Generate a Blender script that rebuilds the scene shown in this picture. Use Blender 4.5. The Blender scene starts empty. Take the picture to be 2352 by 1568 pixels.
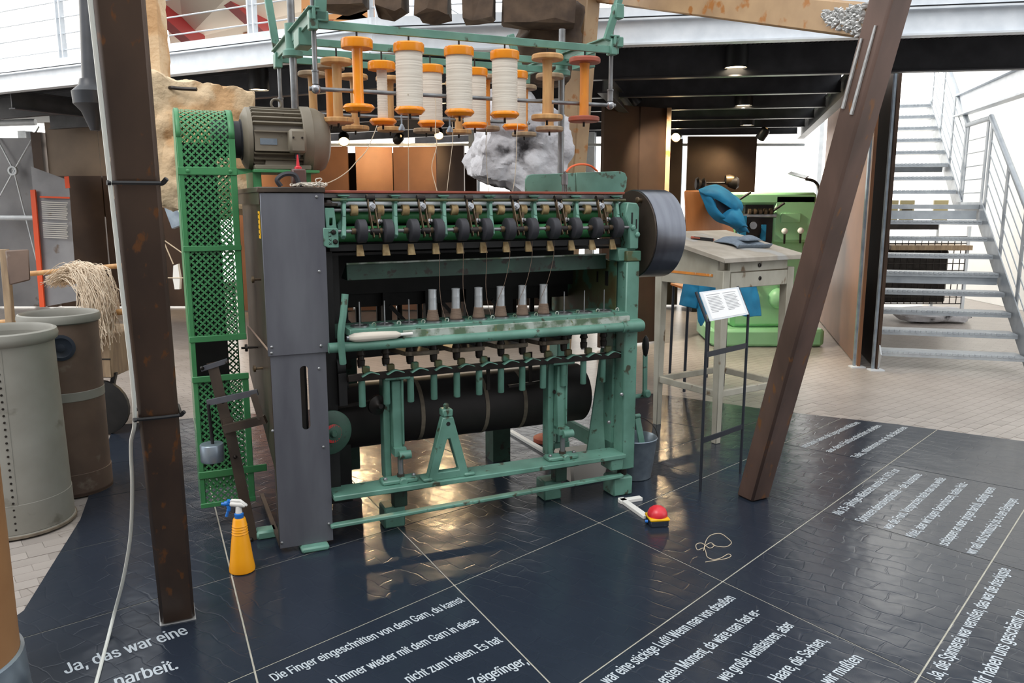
import bpy, math, random
from mathutils import Vector, Matrix, Euler
random.seed(7)
S = bpy.context.scene
COL = S.collection
R = math.radians
PI = math.pi
# ------------------------------------------------------------------ camera, sky, exposure
cam_d = bpy.data.cameras.new('camera'); cam = bpy.data.objects.new('camera', cam_d); COL.objects.link(cam)
cam_d.sensor_width = 36.0; cam_d.lens = 28.32; cam_d.clip_start = 0.05; cam_d.clip_end = 200
cam.location = (0, 0, 1.65); cam.rotation_euler = (R(90 - 9.81), 0, 0)
S.camera = cam
S.view_settings.view_transform = 'Standard'; S.view_settings.look = 'None'
S.view_settings.gamma = 1.0; S.view_settings.use_curve_mapping = False
S.view_settings.exposure = 0.1
world = bpy.data.worlds.new('overcast_sky'); S.world = world; world.use_nodes = True
bg = world.node_tree.nodes['Background']
bg.inputs[0].default_value = (0.93, 0.965, 1.0, 1); bg.inputs[1].default_value = 1.6
def sun_lamp(name, rot, energy, ang, color):
    d = bpy.data.lights.new(name, 'SUN'); d.energy = energy; d.angle = R(ang); d.color = color
    o = bpy.data.objects.new(name, d); COL.objects.link(o); o.rotation_euler = rot; o.location = (0, 0, 12)
    return o
sun_lamp('sun', (R(32), R(-24), 0), 1.15, 30, (1.0, 0.97, 0.93))

# ------------------------------------------------------------------ materials
def lin(c):
    def f(x):
        x /= 255.0
        return x / 12.92 if x <= 0.04045 else ((x + 0.055) / 1.055) ** 2.4
    return (f(c[0]), f(c[1]), f(c[2]), 1)
def pm(name, c1, c2=None, scale=8.0, rough=0.5, metal=0.0, bump=0.0, detail=5, stretch=(1, 1, 1), lo=0.35, hi=0.65, rough2=None,
       c3=None, scale3=30.0, t3=0.62, coat=0.0, spec=0.5, bscale=None, sheen=0):
    m = bpy.data.materials.new(name); m.use_nodes = True
    nt = m.node_tree; N = nt.nodes; L = nt.links; b = N['Principled BSDF']
    b.inputs['Base Color'].default_value = lin(c1); b.inputs['Roughness'].default_value = rough
    b.inputs['Metallic'].default_value = metal; b.inputs['Specular IOR Level'].default_value = spec
    b.inputs['Coat Weight'].default_value = coat
    if c2 is None and bump == 0: return m
    tc = N.new('ShaderNodeTexCoord'); mp = N.new('ShaderNodeMapping'); mp.inputs['Scale'].default_value = stretch
    L.new(tc.outputs['Object'], mp.inputs[0])
    nz = N.new('ShaderNodeTexNoise'); nz.inputs['Scale'].default_value = scale; nz.inputs['Detail'].default_value = detail
    L.new(mp.outputs[0], nz.inputs['Vector'])
    if c2 is not None:
        cr = N.new('ShaderNodeValToRGB'); cr.color_ramp.elements[0].position = lo; cr.color_ramp.elements[1].position = hi
        cr.color_ramp.elements[0].color = lin(c1); cr.color_ramp.elements[1].color = lin(c2)
        L.new(nz.outputs[0], cr.inputs[0]); out = cr.outputs[0]
        if c3 is not None:
            n3 = N.new('ShaderNodeTexNoise'); n3.inputs['Scale'].default_value = scale3; n3.inputs['Detail'].default_value = 6
            L.new(mp.outputs[0], n3.inputs['Vector'])
            r3 = N.new('ShaderNodeValToRGB'); r3.color_ramp.elements[0].position = t3; r3.color_ramp.elements[1].position = t3 + 0.06
            L.new(n3.outputs[0], r3.inputs[0])
            mx = N.new('ShaderNodeMix'); mx.data_type = 'RGBA'
            L.new(r3.outputs[0], mx.inputs[0]); L.new(out, mx.inputs[6]); mx.inputs[7].default_value = lin(c3)
            out = mx.outputs[2]
        L.new(out, b.inputs['Base Color'])
    if rough2 is not None:
        mr = N.new('ShaderNodeMapRange'); mr.inputs['To Min'].default_value = rough; mr.inputs['To Max'].default_value = rough2
        L.new(nz.outputs[0], mr.inputs[0]); L.new(mr.outputs[0], b.inputs['Roughness'])
    if bump:
        src = nz
        if bscale:
            src = N.new('ShaderNodeTexNoise'); src.inputs['Scale'].default_value = bscale; src.inputs['Detail'].default_value = 6
            L.new(mp.outputs[0], src.inputs['Vector'])
        bn = N.new('ShaderNodeBump'); bn.inputs['Strength'].default_value = min(1, bump); bn.inputs['Distance'].default_value = 0.01 * max(1, bump)
        L.new(src.outputs[0], bn.inputs['Height']); L.new(bn.outputs[0], b.inputs['Normal'])
    return m
def emat(name, c, strength):
    m = bpy.data.materials.new(name); m.use_nodes = True
    b = m.node_tree.nodes['Principled BSDF']
    b.inputs['Base Color'].default_value = lin(c); b.inputs['Emission Color'].default_value = lin(c); b.inputs['Emission Strength'].default_value = strength
    return m
K = {}
K['green'] = pm('machine_green_paint', (106, 152, 136), (82, 122, 107), 5, 0.42, bump=0.06, c3=(62, 66, 50), scale3=17, t3=0.62, detail=9)
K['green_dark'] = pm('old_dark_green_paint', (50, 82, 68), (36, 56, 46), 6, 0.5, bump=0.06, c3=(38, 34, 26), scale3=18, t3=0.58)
K['green_oily'] = pm('oil_stained_green', (84, 92, 60), (72, 62, 34), 5, 0.45, bump=0.05, c3=(70, 110, 90), scale3=9, t3=0.55)
K['worn'] = pm('worn_green_and_bare_metal', (178, 186, 178), (92, 112, 88), 14, 0.4, lo=0.42, hi=0.58, c3=(110, 120, 80), scale3=30, t3=0.62)
K['guard'] = pm('bright_green_enamel', (74, 144, 92), (62, 130, 80), 5, 0.38)
K['sheet'] = pm('brushed_sheet_steel', (118, 120, 127), (98, 99, 107), 2.2, 0.42, metal=0.55, rough2=0.55, detail=8, bump=0.03, stretch=(3, 3, 0.6))
K['sheet_brown'] = pm('browned_steel', (92, 80, 70), (66, 58, 52), 5, 0.4, metal=0.5, bump=0.05)
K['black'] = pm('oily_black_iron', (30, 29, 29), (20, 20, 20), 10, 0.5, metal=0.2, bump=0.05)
K['iron'] = pm('dark_iron', (52, 46, 42), (34, 30, 28), 9, 0.42, metal=0.5, bump=0.06)
K['polished'] = pm('polished_sheet_steel', (128, 131, 138), (112, 114, 122), 2, 0.27, metal=0.92, detail=8, stretch=(9, 1, 1))
K['rust_side_lit'] = pm('side_lit_brown_steel', (112, 88, 78), (86, 68, 60), 5, 0.42, metal=0.2, bump=0.05, c3=(126, 86, 54), scale3=24, t3=0.63, detail=12, stretch=(1, 1, .35))  # rust made lighter: light on the right beam's left face is in the colour
K['drum'] = pm('blackened_tin_roller', (46, 40, 38), (32, 29, 28), 4, 0.6, metal=0.2)
K['steel'] = pm('bright_steel', (176, 178, 182), (150, 150, 152), 12, 0.28, metal=0.9)
K['rod'] = pm('grey_steel_rod', (150, 152, 154), (118, 118, 118), 12, 0.35, metal=0.7)
K['bronze'] = pm('bronze_lever', (112, 94, 70), (80, 66, 52), 14, 0.4, metal=0.5)
K['cork'] = pm('cork_roller', (182, 160, 118), (138, 112, 74), 30, 0.8, bump=0.1)
K['rubber'] = pm('fluted_black_roller', (50, 50, 56), (40, 40, 45), 12, 0.6)
K['motor'] = pm('grey_beige_motor_paint', (132, 124, 108), (116, 108, 94), 6, 0.5, bump=0.05, c3=(92, 84, 70), scale3=16, t3=0.66)
K['motor_dark'] = pm('dusty_motor_fins', (96, 88, 76), (82, 75, 66), 8, 0.55)
K['belt'] = pm('brown_tape', (128, 116, 100), (104, 94, 82), 20, 0.8)
K['orange'] = pm('orange_lacquer', (244, 150, 22), (238, 138, 16), 10, 0.25, coat=0.3, c3=(206, 190, 160), scale3=14, t3=0.74)
K['orange_dull'] = pm('worn_orange_lacquer', (226, 140, 40), (196, 120, 52), 7, 0.45, c3=(218, 196, 164), scale3=20, t3=0.66, stretch=(2, 2, 0.7))
K['wood'] = pm('turned_birch', (206, 160, 104), (178, 130, 78), 9, 0.5, stretch=(3, 3, 0.5), c3=(140, 120, 104), scale3=12, t3=0.66)
K['wood_grey'] = pm('greyed_wood', (168, 144, 114), (138, 116, 92), 9, 0.6, stretch=(3, 3, 0.5))
K['wood_red'] = pm('red_stained_wood', (164, 82, 62), (140, 70, 52), 9, 0.5, c3=(184, 150, 128), scale3=14, t3=0.68)
K['yarn'] = pm('wound_linen_yarn', (232, 224, 210), (206, 196, 182), 8, 0.85, stretch=(0.3, 0.3, 14), bump=0.3, bscale=8)
K['thread'] = pm('linen_thread', (196, 180, 156), None, rough=0.8)
K['thread_dark'] = pm('brown_thread', (128, 108, 92), (106, 88, 76), 60, 0.85, stretch=(0.2, 0.2, 8), bump=0.4)
K['alu'] = pm('aluminium_tube', (196, 200, 204), (176, 180, 182), 9, 0.38, metal=0.65)
K['rust'] = pm('rust_brown_steel', (84, 66, 54), (64, 50, 42), 5, 0.42, metal=0.25, bump=0.05, c3=(112, 72, 40), scale3=26, t3=0.62, detail=12, stretch=(1, 1, .35))
K['rust_lightened'] = pm('sky_lightened_rusty_steel', (188, 156, 118), (160, 130, 98), 3.5, 0.4, metal=0.1, bump=0.04, c3=(170, 112, 56), scale3=9, t3=0.6, detail=8)  # rust with strong sky light on the cross beam put into its colour
K['weld'] = pm('silver_weld', (206, 206, 204), (180, 180, 178), 20, 0.4, metal=0.4, bump=0.5)
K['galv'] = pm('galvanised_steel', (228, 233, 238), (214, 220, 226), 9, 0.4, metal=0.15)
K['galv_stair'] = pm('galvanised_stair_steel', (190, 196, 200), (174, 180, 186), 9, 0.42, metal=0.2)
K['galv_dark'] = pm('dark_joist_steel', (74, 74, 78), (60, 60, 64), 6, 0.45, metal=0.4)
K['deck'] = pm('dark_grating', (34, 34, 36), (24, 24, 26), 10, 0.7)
K['panel_rust'] = pm('rusty_wall_panel', (142, 98, 68), (120, 82, 58), 1.6, 0.45, metal=0.3, detail=7)
K['panel_dark'] = pm('dark_rusty_wall_panel', (86, 68, 56), (66, 52, 44), 1.6, 0.42, metal=0.4, detail=7)
K['panel_taupe'] = pm('brownish_grey_steel_panel', (136, 120, 104), (116, 102, 90), 1.8, 0.4, metal=0.3, detail=7)
K['panel_grey'] = pm('grey_steel_panel', (150, 150, 154), (128, 128, 132), 2.0, 0.45, metal=0.3, detail=7, c3=(112, 98, 90), scale3=3.5, t3=0.66)
K['white'] = pm('white_plaster', (236, 234, 228), (228, 226, 220), 2, 0.8)
K['offwhite_paint'] = pm('white_plastic', (228, 226, 220), None, rough=0.45)
K['cream'] = pm('cream_ceiling_board', (252, 236, 214), None, rough=0.7)
K['red_paint'] = pm('red_painted_steel', (176, 44, 44), None, rough=0.5)
K['pink_red'] = pm('dull_red_painted_steel', (168, 62, 78), None, rough=0.5)
K['orange_ply'] = pm('orange_plywood_truss', (214, 150, 92), None, rough=0.6)  # even orange plywood tone
K['stone'] = pm('yellow_sandstone', (226, 204, 170), (206, 172, 132), 2.2, 0.85, bump=1.4, c3=(200, 160, 116), scale3=3, t3=0.5, detail=10, bscale=22)
K['stone_grey'] = pm('whitewashed_rubble', (226, 226, 230), (190, 188, 192), 4, 0.9, bump=1.6, c3=(70, 68, 70), scale3=2.6, t3=0.58, detail=9, bscale=14)
K['timber'] = pm('old_dark_timber', (96, 78, 62), (64, 50, 40), 8, 0.85, bump=0.6, detail=9)
K['black_paint'] = pm('black_cast_pipe', (46, 48, 54), (36, 38, 42), 8, 0.4)
K['black_plastic'] = pm('black_plastic', (26, 26, 28), None, rough=0.4)
K['cable'] = pm('white_cable', (224, 226, 218), None, rough=0.45)
K['can_grey'] = pm('grey_fibre_can', (152, 150, 142), (132, 129, 120), 3, 0.65, bump=0.08, c3=(110, 106, 96), scale3=5, t3=0.64, detail=8)
K['can_brown'] = pm('brown_fibre_can', (118, 96, 82), (92, 74, 64), 3, 0.6, bump=0.08, c3=(140, 128, 116), scale3=4.5, t3=0.62, detail=8)
K['can_tan'] = pm('tan_cardboard_tube', (164, 120, 78), (146, 104, 66), 3, 0.6)
K['zinc'] = pm('zinc_sheet', (160, 172, 182), (128, 140, 152), 9, 0.32, metal=0.6)
K['flax'] = pm('raw_flax_fibre', (236, 220, 198), (214, 194, 168), 24, 0.9, stretch=(1, 6, 1), bump=0.5)
K['bottle'] = pm('yellow_bottle_plastic', (250, 170, 24), (246, 160, 18), 5, 0.35)
K['blue'] = pm('blue_plastic', (36, 112, 196), None, rough=0.35)
K['red'] = pm('red_plastic', (220, 52, 62), (206, 44, 56), 20, 0.3)
K['yellow'] = pm('yellow_plastic', (240, 184, 20), None, rough=0.4)
K['navy'] = pm('dark_box_plastic', (38, 46, 58), None, rough=0.45)
K['desk'] = pm('grey_painted_wood', (182, 178, 164), (156, 150, 134), 6, 0.6, bump=0.08, c3=(112, 92, 68), scale3=10, t3=0.62, stretch=(1, 1, 0.6))
K['desk_top'] = pm('worn_desk_top', (182, 174, 162), (156, 146, 132), 5, 0.6, bump=0.06, c3=(168, 166, 162), scale3=5, t3=0.58)
K['plywood'] = pm('orange_plywood', (200, 128, 74), (186, 114, 62), 4, 0.4, stretch=(3, 3, 0.6))
K['jacket'] = pm('blue_work_cloth', (22, 124, 164), (16, 104, 142), 6, 0.8, bump=0.12)
K['lining'] = pm('grey_lining', (92, 98, 112), None, rough=0.8)
K['grey_cloth'] = pm('grey_knit_cloth', (128, 140, 152), (104, 114, 126), 40, 0.9, stretch=(1, 8, 1), bump=0.3)
K['mill_green'] = pm('light_green_enamel', (152, 208, 156), (142, 200, 148), 4, 0.35)
K['stand'] = pm('dark_steel_bar', (58, 62, 70), None, rough=0.4, metal=0.5)
K['paper'] = pm('white_paper', (246, 246, 246), None, rough=0.7)
K['ink'] = pm('grey_print', (150, 152, 154), None, rough=0.8)
K['floor_text'] = pm('pale_lettering', (186, 194, 200), None, rough=0.35)
K['joint'] = pm('pale_joint_strip', (190, 186, 172), (168, 164, 150), 20, 0.5)
K['signal_orange'] = pm('signal_orange_paint', (248, 92, 40), None, rough=0.5)
K['poster'] = pm('yellowed_poster', (206, 192, 140), (190, 176, 122), 6, 0.6)
K['poster_ink'] = pm('dark_poster_print', (66, 58, 48), (104, 92, 66), 14, 0.7)
K['frame_gold'] = pm('pale_wood_frame', (186, 172, 128), None, rough=0.5)
K['label_yellow'] = pm('yellow_label', (244, 184, 20), None, rough=0.4)
K['tub'] = pm('white_dusty_plastic', (212, 204, 196), None, rough=0.5)
K['orange_cable'] = pm('orange_cable', (232, 100, 40), None, rough=0.4)
K['glow'] = emat('lamp_glow', (255, 236, 200), 9)
K['glow_warm'] = emat('warm_lamp_glow', (255, 206, 140), 12)
K['pink'] = pm('pink_plastic', (226, 82, 118), None, rough=0.4)
K['grey_render'] = pm('grey_render', (150, 148, 146), None, rough=.8)
K['window_lit'] = emat('daylit_window_glass', (255, 252, 246), 2.0)
K['brown_can'] = pm('brown_oil_can', (98, 70, 64), (84, 60, 56), 5, 0.35)

def floor_paving():
    m = bpy.data.materials.new('end_grain_paving'); m.use_nodes = True
    nt = m.node_tree; N = nt.nodes; L = nt.links; b = N['Principled BSDF']
    tc = N.new('ShaderNodeTexCoord'); mp = N.new('ShaderNodeMapping'); mp.inputs['Rotation'].default_value = (0, 0, R(38))
    L.new(tc.outputs['Object'], mp.inputs[0])
    br = N.new('ShaderNodeTexBrick'); br.inputs['Scale'].default_value = 1.0
    br.inputs['Brick Width'].default_value = 0.16; br.inputs['Row Height'].default_value = 0.085; br.inputs['Mortar Size'].default_value = 0.0025
    br.inputs['Color1'].default_value = lin((168, 160, 154)); br.inputs['Color2'].default_value = lin((156, 148, 142)); br.inputs['Mortar'].default_value = lin((132, 124, 118))
    L.new(mp.outputs[0], br.inputs['Vector'])
    nz = N.new('ShaderNodeTexNoise'); nz.inputs['Scale'].default_value = 1.4; nz.inputs['Detail'].default_value = 8; L.new(tc.outputs['Object'], nz.inputs['Vector'])
    mx = N.new('ShaderNodeMix'); mx.data_type = 'RGBA'; mx.blend_type = 'MULTIPLY'; mx.inputs[0].default_value = 0.5
    cr = N.new('ShaderNodeValToRGB'); cr.color_ramp.elements[0].position = 0.3; cr.color_ramp.elements[0].color = (0.72, 0.70, 0.68, 1)
    L.new(nz.outputs[0], cr.inputs[0]); L.new(br.outputs[0], mx.inputs[6]); L.new(cr.outputs[0], mx.inputs[7]); L.new(mx.outputs[2], b.inputs['Base Color'])
    b.inputs['Roughness'].default_value = 0.30
    bn = N.new('ShaderNodeBump'); bn.inputs['Strength'].default_value = 0.25; bn.inputs['Distance'].default_value = 0.003
    L.new(br.outputs[1], bn.inputs['Height']); bn.invert = True; L.new(bn.outputs[0], b.inputs['Normal'])
    return m
K['paving'] = floor_paving()
def block_mat():
    m = pm('end_grain_block', (168, 160, 154), (148, 140, 134), 2.2, 0.32, detail=9, lo=.3, hi=.7)
    nt = m.node_tree; N = nt.nodes; L = nt.links; b = N['Principled BSDF']; src = b.inputs['Base Color'].links[0].from_socket
    oi = N.new('ShaderNodeObjectInfo'); hs = N.new('ShaderNodeHueSaturation'); mr = N.new('ShaderNodeMapRange'); mr.inputs['To Min'].default_value = .9; mr.inputs['To Max'].default_value = 1.06
    L.new(oi.outputs['Random'], mr.inputs[0]); L.new(mr.outputs[0], hs.inputs['Value']); L.new(src, hs.inputs['Color']); L.new(hs.outputs[0], b.inputs['Base Color'])
    return m
K['block'] = block_mat()
def vinyl():
    m = bpy.data.materials.new('glossy_dark_vinyl'); m.use_nodes = True
    nt = m.node_tree; N = nt.nodes; L = nt.links; b = N['Principled BSDF']
    tc = N.new('ShaderNodeTexCoord')
    nz = N.new('ShaderNodeTexNoise'); nz.inputs['Scale'].default_value = 2.2; nz.inputs['Detail'].default_value = 8; L.new(tc.outputs['Object'], nz.inputs['Vector'])
    cr = N.new('ShaderNodeValToRGB'); cr.color_ramp.elements[0].color = lin((30, 37, 48)); cr.color_ramp.elements[1].color = lin((44, 51, 62))
    L.new(nz.outputs[0], cr.inputs[0]); L.new(cr.outputs[0], b.inputs['Base Color'])
    b.inputs['Roughness'].default_value = 0.22; b.inputs['Specular IOR Level'].default_value = 0.42
    # the paving underneath telegraphs through the sheet, and the sheet lies in soft waves
    mp = N.new('ShaderNodeMapping'); mp.inputs['Rotation'].default_value = (0, 0, R(38)); L.new(tc.outputs['Object'], mp.inputs[0])
    br = N.new('ShaderNodeTexBrick'); br.inputs['Scale'].default_value = 1.0; br.inputs['Mortar Smooth'].default_value = 0.8
    br.inputs['Brick Width'].default_value = 0.16; br.inputs['Row Height'].default_value = 0.085; br.inputs['Mortar Size'].default_value = 0.006
    n0 = N.new('ShaderNodeTexNoise'); n0.inputs['Scale'].default_value = 5; L.new(tc.outputs['Object'], n0.inputs['Vector'])
    va = N.new('ShaderNodeVectorMath'); va.operation = 'MULTIPLY_ADD'; va.inputs[1].default_value = (0.12, 0.12, 0)
    L.new(n0.outputs[1], va.inputs[0]); L.new(mp.outputs[0], va.inputs[2]); L.new(va.outputs[0], br.inputs['Vector'])
    n2 = N.new('ShaderNodeTexNoise'); n2.inputs['Scale'].default_value = 3.2; n2.inputs['Detail'].default_value = 3; L.new(tc.outputs['Object'], n2.inputs['Vector'])
    b1 = N.new('ShaderNodeBump'); b1.inputs['Strength'].default_value = 0.22; b1.inputs['Distance'].default_value = 0.0016; b1.invert = True
    L.new(br.outputs[1], b1.inputs['Height'])
    b2 = N.new('ShaderNodeBump'); b2.inputs['Strength'].default_value = 0.55; b2.inputs['Distance'].default_value = 0.014
    L.new(n2.outputs[0], b2.inputs['Height']); L.new(b1.outputs[0], b2.inputs['Normal']); L.new(b2.outputs[0], b.inputs['Normal'])
    return m
K['vinyl'] = vinyl()

# ------------------------------------------------------------------ mesh helpers
WM = {}          # world matrix of every root and part, so that parts may be given in world coordinates
class MB:
    def __init__(s): s.v = []; s.f = []
    def add(s, vs, fs):
        o = len(s.v); s.v.extend([tuple(p) for p in vs]); s.f.extend([tuple(i + o for i in f) for f in fs]); return s
    def hexa(s, b, t):
        return s.add(list(b) + list(t), [(3, 2, 1, 0), (4, 5, 6, 7), (0, 1, 5, 4), (1, 2, 6, 5), (2, 3, 7, 6), (3, 0, 4, 7)])
    def box(s, a, b):
        x0, x1 = sorted((a[0], b[0])); y0, y1 = sorted((a[1], b[1])); z0, z1 = sorted((a[2], b[2]))
        return s.hexa([(x0, y0, z0), (x1, y0, z0), (x1, y1, z0), (x0, y1, z0)], [(x0, y0, z1), (x1, y0, z1), (x1, y1, z1), (x0, y1, z1)])
    def cbox(s, c, d):
        return s.box([c[i] - d[i] / 2 for i in range(3)], [c[i] + d[i] / 2 for i in range(3)])
    def beam(s, p, q, w, h, up=(0, 0, 1)):
        p = Vector(p); q = Vector(q); d = (q - p).normalized(); up = Vector(up)
        x = d.cross(up)
        if x.length < 1e-4: x = d.cross(Vector((1, 0, 0)))
        x.normalize(); y = x.cross(d).normalized()
        c = [(-1, -1), (1, -1), (1, 1), (-1, 1)]
        return s.hexa([p + x * (a * w / 2) + y * (b * h / 2) for a, b in c], [q + x * (a * w / 2) + y * (b * h / 2) for a, b in c])
    def ibeam(s, p, q, w, h, t=0.012, up=(0, 0, 1), cuts=True):
        p = Vector(p); q = Vector(q); up = Vector(up)
        d = (q - p).normalized(); x = d.cross(up).normalized(); y = x.cross(d).normalized()
        s.beam(p, q, t, h - 2 * t, up)
        s.beam(p + y * (h / 2 - t / 2), q + y * (h / 2 - t / 2), w, t, up); s.beam(p - y * (h / 2 - t / 2), q - y * (h / 2 - t / 2), w, t, up)
        return s
    def ring(s, c, x, y, r, n): return [c + x * (r * math.cos(2 * PI * i / n)) + y * (r * math.sin(2 * PI * i / n)) for i in range(n)]
    def lathe(s, base, axis, prof, n=20, cap=True):
        base = Vector(base); a = Vector(axis).normalized()
        x = a.cross(Vector((0, 0, 1)))
        if x.length < 1e-3: x = Vector((1, 0, 0))
        x.normalize(); y = a.cross(x)
        vs = []; fs = []
        for r, t in prof: vs += s.ring(base + a * t, x, y, max(r, 1e-4), n)
        for k in range(len(prof) - 1):
            for i in range(n):
                j = (i + 1) % n; fs.append((k * n + i, k * n + j, (k + 1) * n + j, (k + 1) * n + i))
        if cap:
            fs.append(tuple(range(n))[::-1]); m = (len(prof) - 1) * n; fs.append(tuple(range(m, m + n)))
        return s.add(vs, fs)
    def cyl(s, p, q, r, r2=None, n=16):
        p = Vector(p); q = Vector(q)
        return s.lathe(p, q - p, [(r, 0), (r if r2 is None else r2, (q - p).length)], n)
    def pipe(s, p, axis, ro, ri, h, n=24):
        return s.lathe(p, axis, [(ri, 0), (ro, 0), (ro, h), (ri, h), (ri, 0)], n, cap=False)
    def tube(s, pts, r, n=8, close=False):
        pts = [Vector(p) for p in pts]; rings = []; m = len(pts); prev = None
        for i in range(m):
            if close: t = (pts[(i + 1) % m] - pts[i - 1])
            else: t = pts[min(i + 1, m - 1)] - pts[max(i - 1, 0)]
            t.normalize()
            if prev is None:
                x = t.cross(Vector((0, 0, 1)))
                if x.length < 1e-3: x = t.cross(Vector((1, 0, 0)))
            else: x = prev - t * prev.dot(t)
            x.normalize(); prev = x; y = t.cross(x)
            rings.append(s.ring(pts[i], x, y, r if not isinstance(r, (list, tuple)) else r[i], n))
        vs = [p for g in rings for p in g]; fs = []
        for k in range(m if close else m - 1):
            a = k * n; b = ((k + 1) % m) * n
            for i in range(n):
                j = (i + 1) % n; fs.append((a + i, a + j, b + j, b + i))
        if not close:
            fs.append(tuple(range(n))[::-1]); fs.append(tuple(range((m - 1) * n, m * n)))
        return s.add(vs, fs)
    def prism(s, poly, d):
        d = Vector(d); n = len(poly); a = [Vector(p) for p in poly]
        fs = [tuple(range(n))[::-1], tuple(range(n, 2 * n))] + [(i, (i + 1) % n, n + (i + 1) % n, n + i) for i in range(n)]
        return s.add(a + [p + d for p in a], fs)
    def frame_prism(s, outer, inner, d):      # a plate with one hole: matching point counts
        d = Vector(d); n = len(outer); o = [Vector(p) for p in outer]; i_ = [Vector(p) for p in inner]
        vs = o + i_ + [p + d for p in o] + [p + d for p in i_]; fs = []
        for k in range(n):
            j = (k + 1) % n
            fs += [(k, n + k, n + j, j), (2 * n + k, 2 * n + j, 3 * n + j, 3 * n + k), (k, j, 2 * n + j, 2 * n + k), (n + k, 3 * n + k, 3 * n + j, n + j)]
        return s.add(vs, fs)
    def grid(s, fn, nu, nv, thick=None):
        vs = [Vector(fn(i / nu, j / nv)) for j in range(nv + 1) for i in range(nu + 1)]
        fs = [(j * (nu + 1) + i, j * (nu + 1) + i + 1, (j + 1) * (nu + 1) + i + 1, (j + 1) * (nu + 1) + i) for j in range(nv) for i in range(nu)]
        return s.add(vs, fs)
    def blob(s, c, d, n=12, m=8, amp=0.0, seed=0, rot=None, box=1.0):
        rnd = random.Random(seed); c = Vector(c); vs = []; fs = []
        ph = [(rnd.uniform(1, 4), rnd.uniform(1, 4), rnd.uniform(1, 4), rnd.uniform(0, 6)) for _ in range(6)]
        for j in range(m + 1):
            th = PI * j / m
            for i in range(n):
                f = 2 * PI * i / n
                p = Vector((math.sin(th) * math.cos(f), math.sin(th) * math.sin(f), math.cos(th)))
                k = max(abs(p.x), abs(p.y), abs(p.z)); q = p.lerp(p / k, 1 - box)
                w = 1 + amp * sum(math.sin(a * p.x * 3 + b * p.y * 3 + g * p.z * 3 + h) for a, b, g, h in ph) / 3
                q = Vector((q.x * d[0] / 2 * w, q.y * d[1] / 2 * w, q.z * d[2] / 2 * w))
                if rot: q = rot @ q
                vs.append(c + q)
        for j in range(m):
            for i in range(n):
                k = (i + 1) % n; fs.append((j * n + i, (j + 1) * n + i, (j + 1) * n + k, j * n + k))
        return s.add(vs, fs)
    def rock(s, c, d, n, m, seed, rot=None, rough=1.0):
        from mathutils import noise
        c = Vector(c); vs = []; off = Vector((seed * 7.1, seed * 3.3, seed * 1.7))
        for j in range(m + 1):
            th = PI * j / m
            for i in range(n):
                f = 2 * PI * i / n; p = Vector((math.sin(th) * math.cos(f), math.sin(th) * math.sin(f), math.cos(th)))
                k = max(abs(p.x), abs(p.y), abs(p.z)); q = p.lerp(p / k, .80)
                q = Vector((q.x * d[0] / 2, q.y * d[1] / 2, q.z * d[2] / 2))
                w = noise.noise(q * 2.6 + off) * .07 * rough + (noise.multi_fractal(q * 9 + off, 1.0, 2.1, 5) - .5) * .018 * rough
                cell = noise.voronoi(q * 6 + off)[0]; w += (cell[1] - cell[0]) * .05 * rough
                q = q + p * w
                vs.append(c + (rot @ q if rot else q))
        fs = [(j * n + i, (j + 1) * n + i, (j + 1) * n + (i + 1) % n, j * n + (i + 1) % n) for j in range(m) for i in range(n)]
        return s.add(vs, fs)
    def build(s, name, mat, parent=None, world=False, smooth=40, bevel=0.0, origin=None, subsurf=0, solid=0.0):
        vs = s.v
        if parent is not None and world:
            inv = WM[parent.name].inverted(); vs = [inv @ Vector(p) for p in vs]
        if origin is not None: o_ = Vector(origin); vs = [Vector(p) - o_ for p in vs]
        me = bpy.data.meshes.new(name); me.from_pydata([tuple(p) for p in vs], [], s.f); me.update()
        if isinstance(mat, str): mat = K[mat]
        me.materials.append(mat)
        if smooth:
            me.shade_smooth(); me.set_sharp_from_angle(angle=R(smooth))
        o = bpy.data.objects.new(name, me); COL.objects.link(o)
        if origin is not None: o.location = origin
        if parent is not None: o.parent = parent
        if solid:
            md = o.modifiers.new('thickness', 'SOLIDIFY'); md.thickness = solid; md.offset = 0
        if bevel:
            md = o.modifiers.new('edge', 'BEVEL'); md.width = bevel; md.segments = 1; md.limit_method = 'ANGLE'; md.angle_limit = R(50)
        if subsurf:
            md = o.modifiers.new('sub', 'SUBSURF'); md.levels = subsurf; md.render_levels = subsurf
        base = WM[parent.name] if parent is not None else Matrix.Identity(4)
        WM[o.name] = base @ (Matrix.Translation(Vector(origin)) if origin is not None else Matrix.Identity(4))
        return o
def thing(name, label, cat, loc=(0, 0, 0), rz=0.0, group=None):
    o = bpy.data.objects.new(name, None); COL.objects.link(o); o.location = loc; o.rotation_euler = (0, 0, rz); o.empty_display_size = 0.1
    WM[o.name] = Matrix.Translation(Vector(loc)) @ Matrix.Rotation(rz, 4, 'Z')
    return tag(o, label, cat, group)
def tag(o, label, cat, group=None):
    o['label'] = label; o['category'] = cat
    if group: o['group'] = group
    return o
def struct(o): o['kind'] = 'structure'; return o
def dup(root, loc, rz=0.0, label=None, group=None):
    r = root.copy(); COL.objects.link(r); r.location = loc; r.rotation_euler = (0, 0, rz)
    if label: r['label'] = label
    if group: r['group'] = group
    WM[r.name] = Matrix.Translation(Vector(loc)) @ Matrix.Rotation(rz, 4, 'Z')
    for ch in list(root.children):
        c = ch.copy(); COL.objects.link(c); c.parent = r
        for g in list(ch.children):
            d = g.copy(); COL.objects.link(d); d.parent = c
    return r
def lerp(a, b, t): return tuple(a[i] + (b[i] - a[i]) * t for i in range(3))
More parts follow.
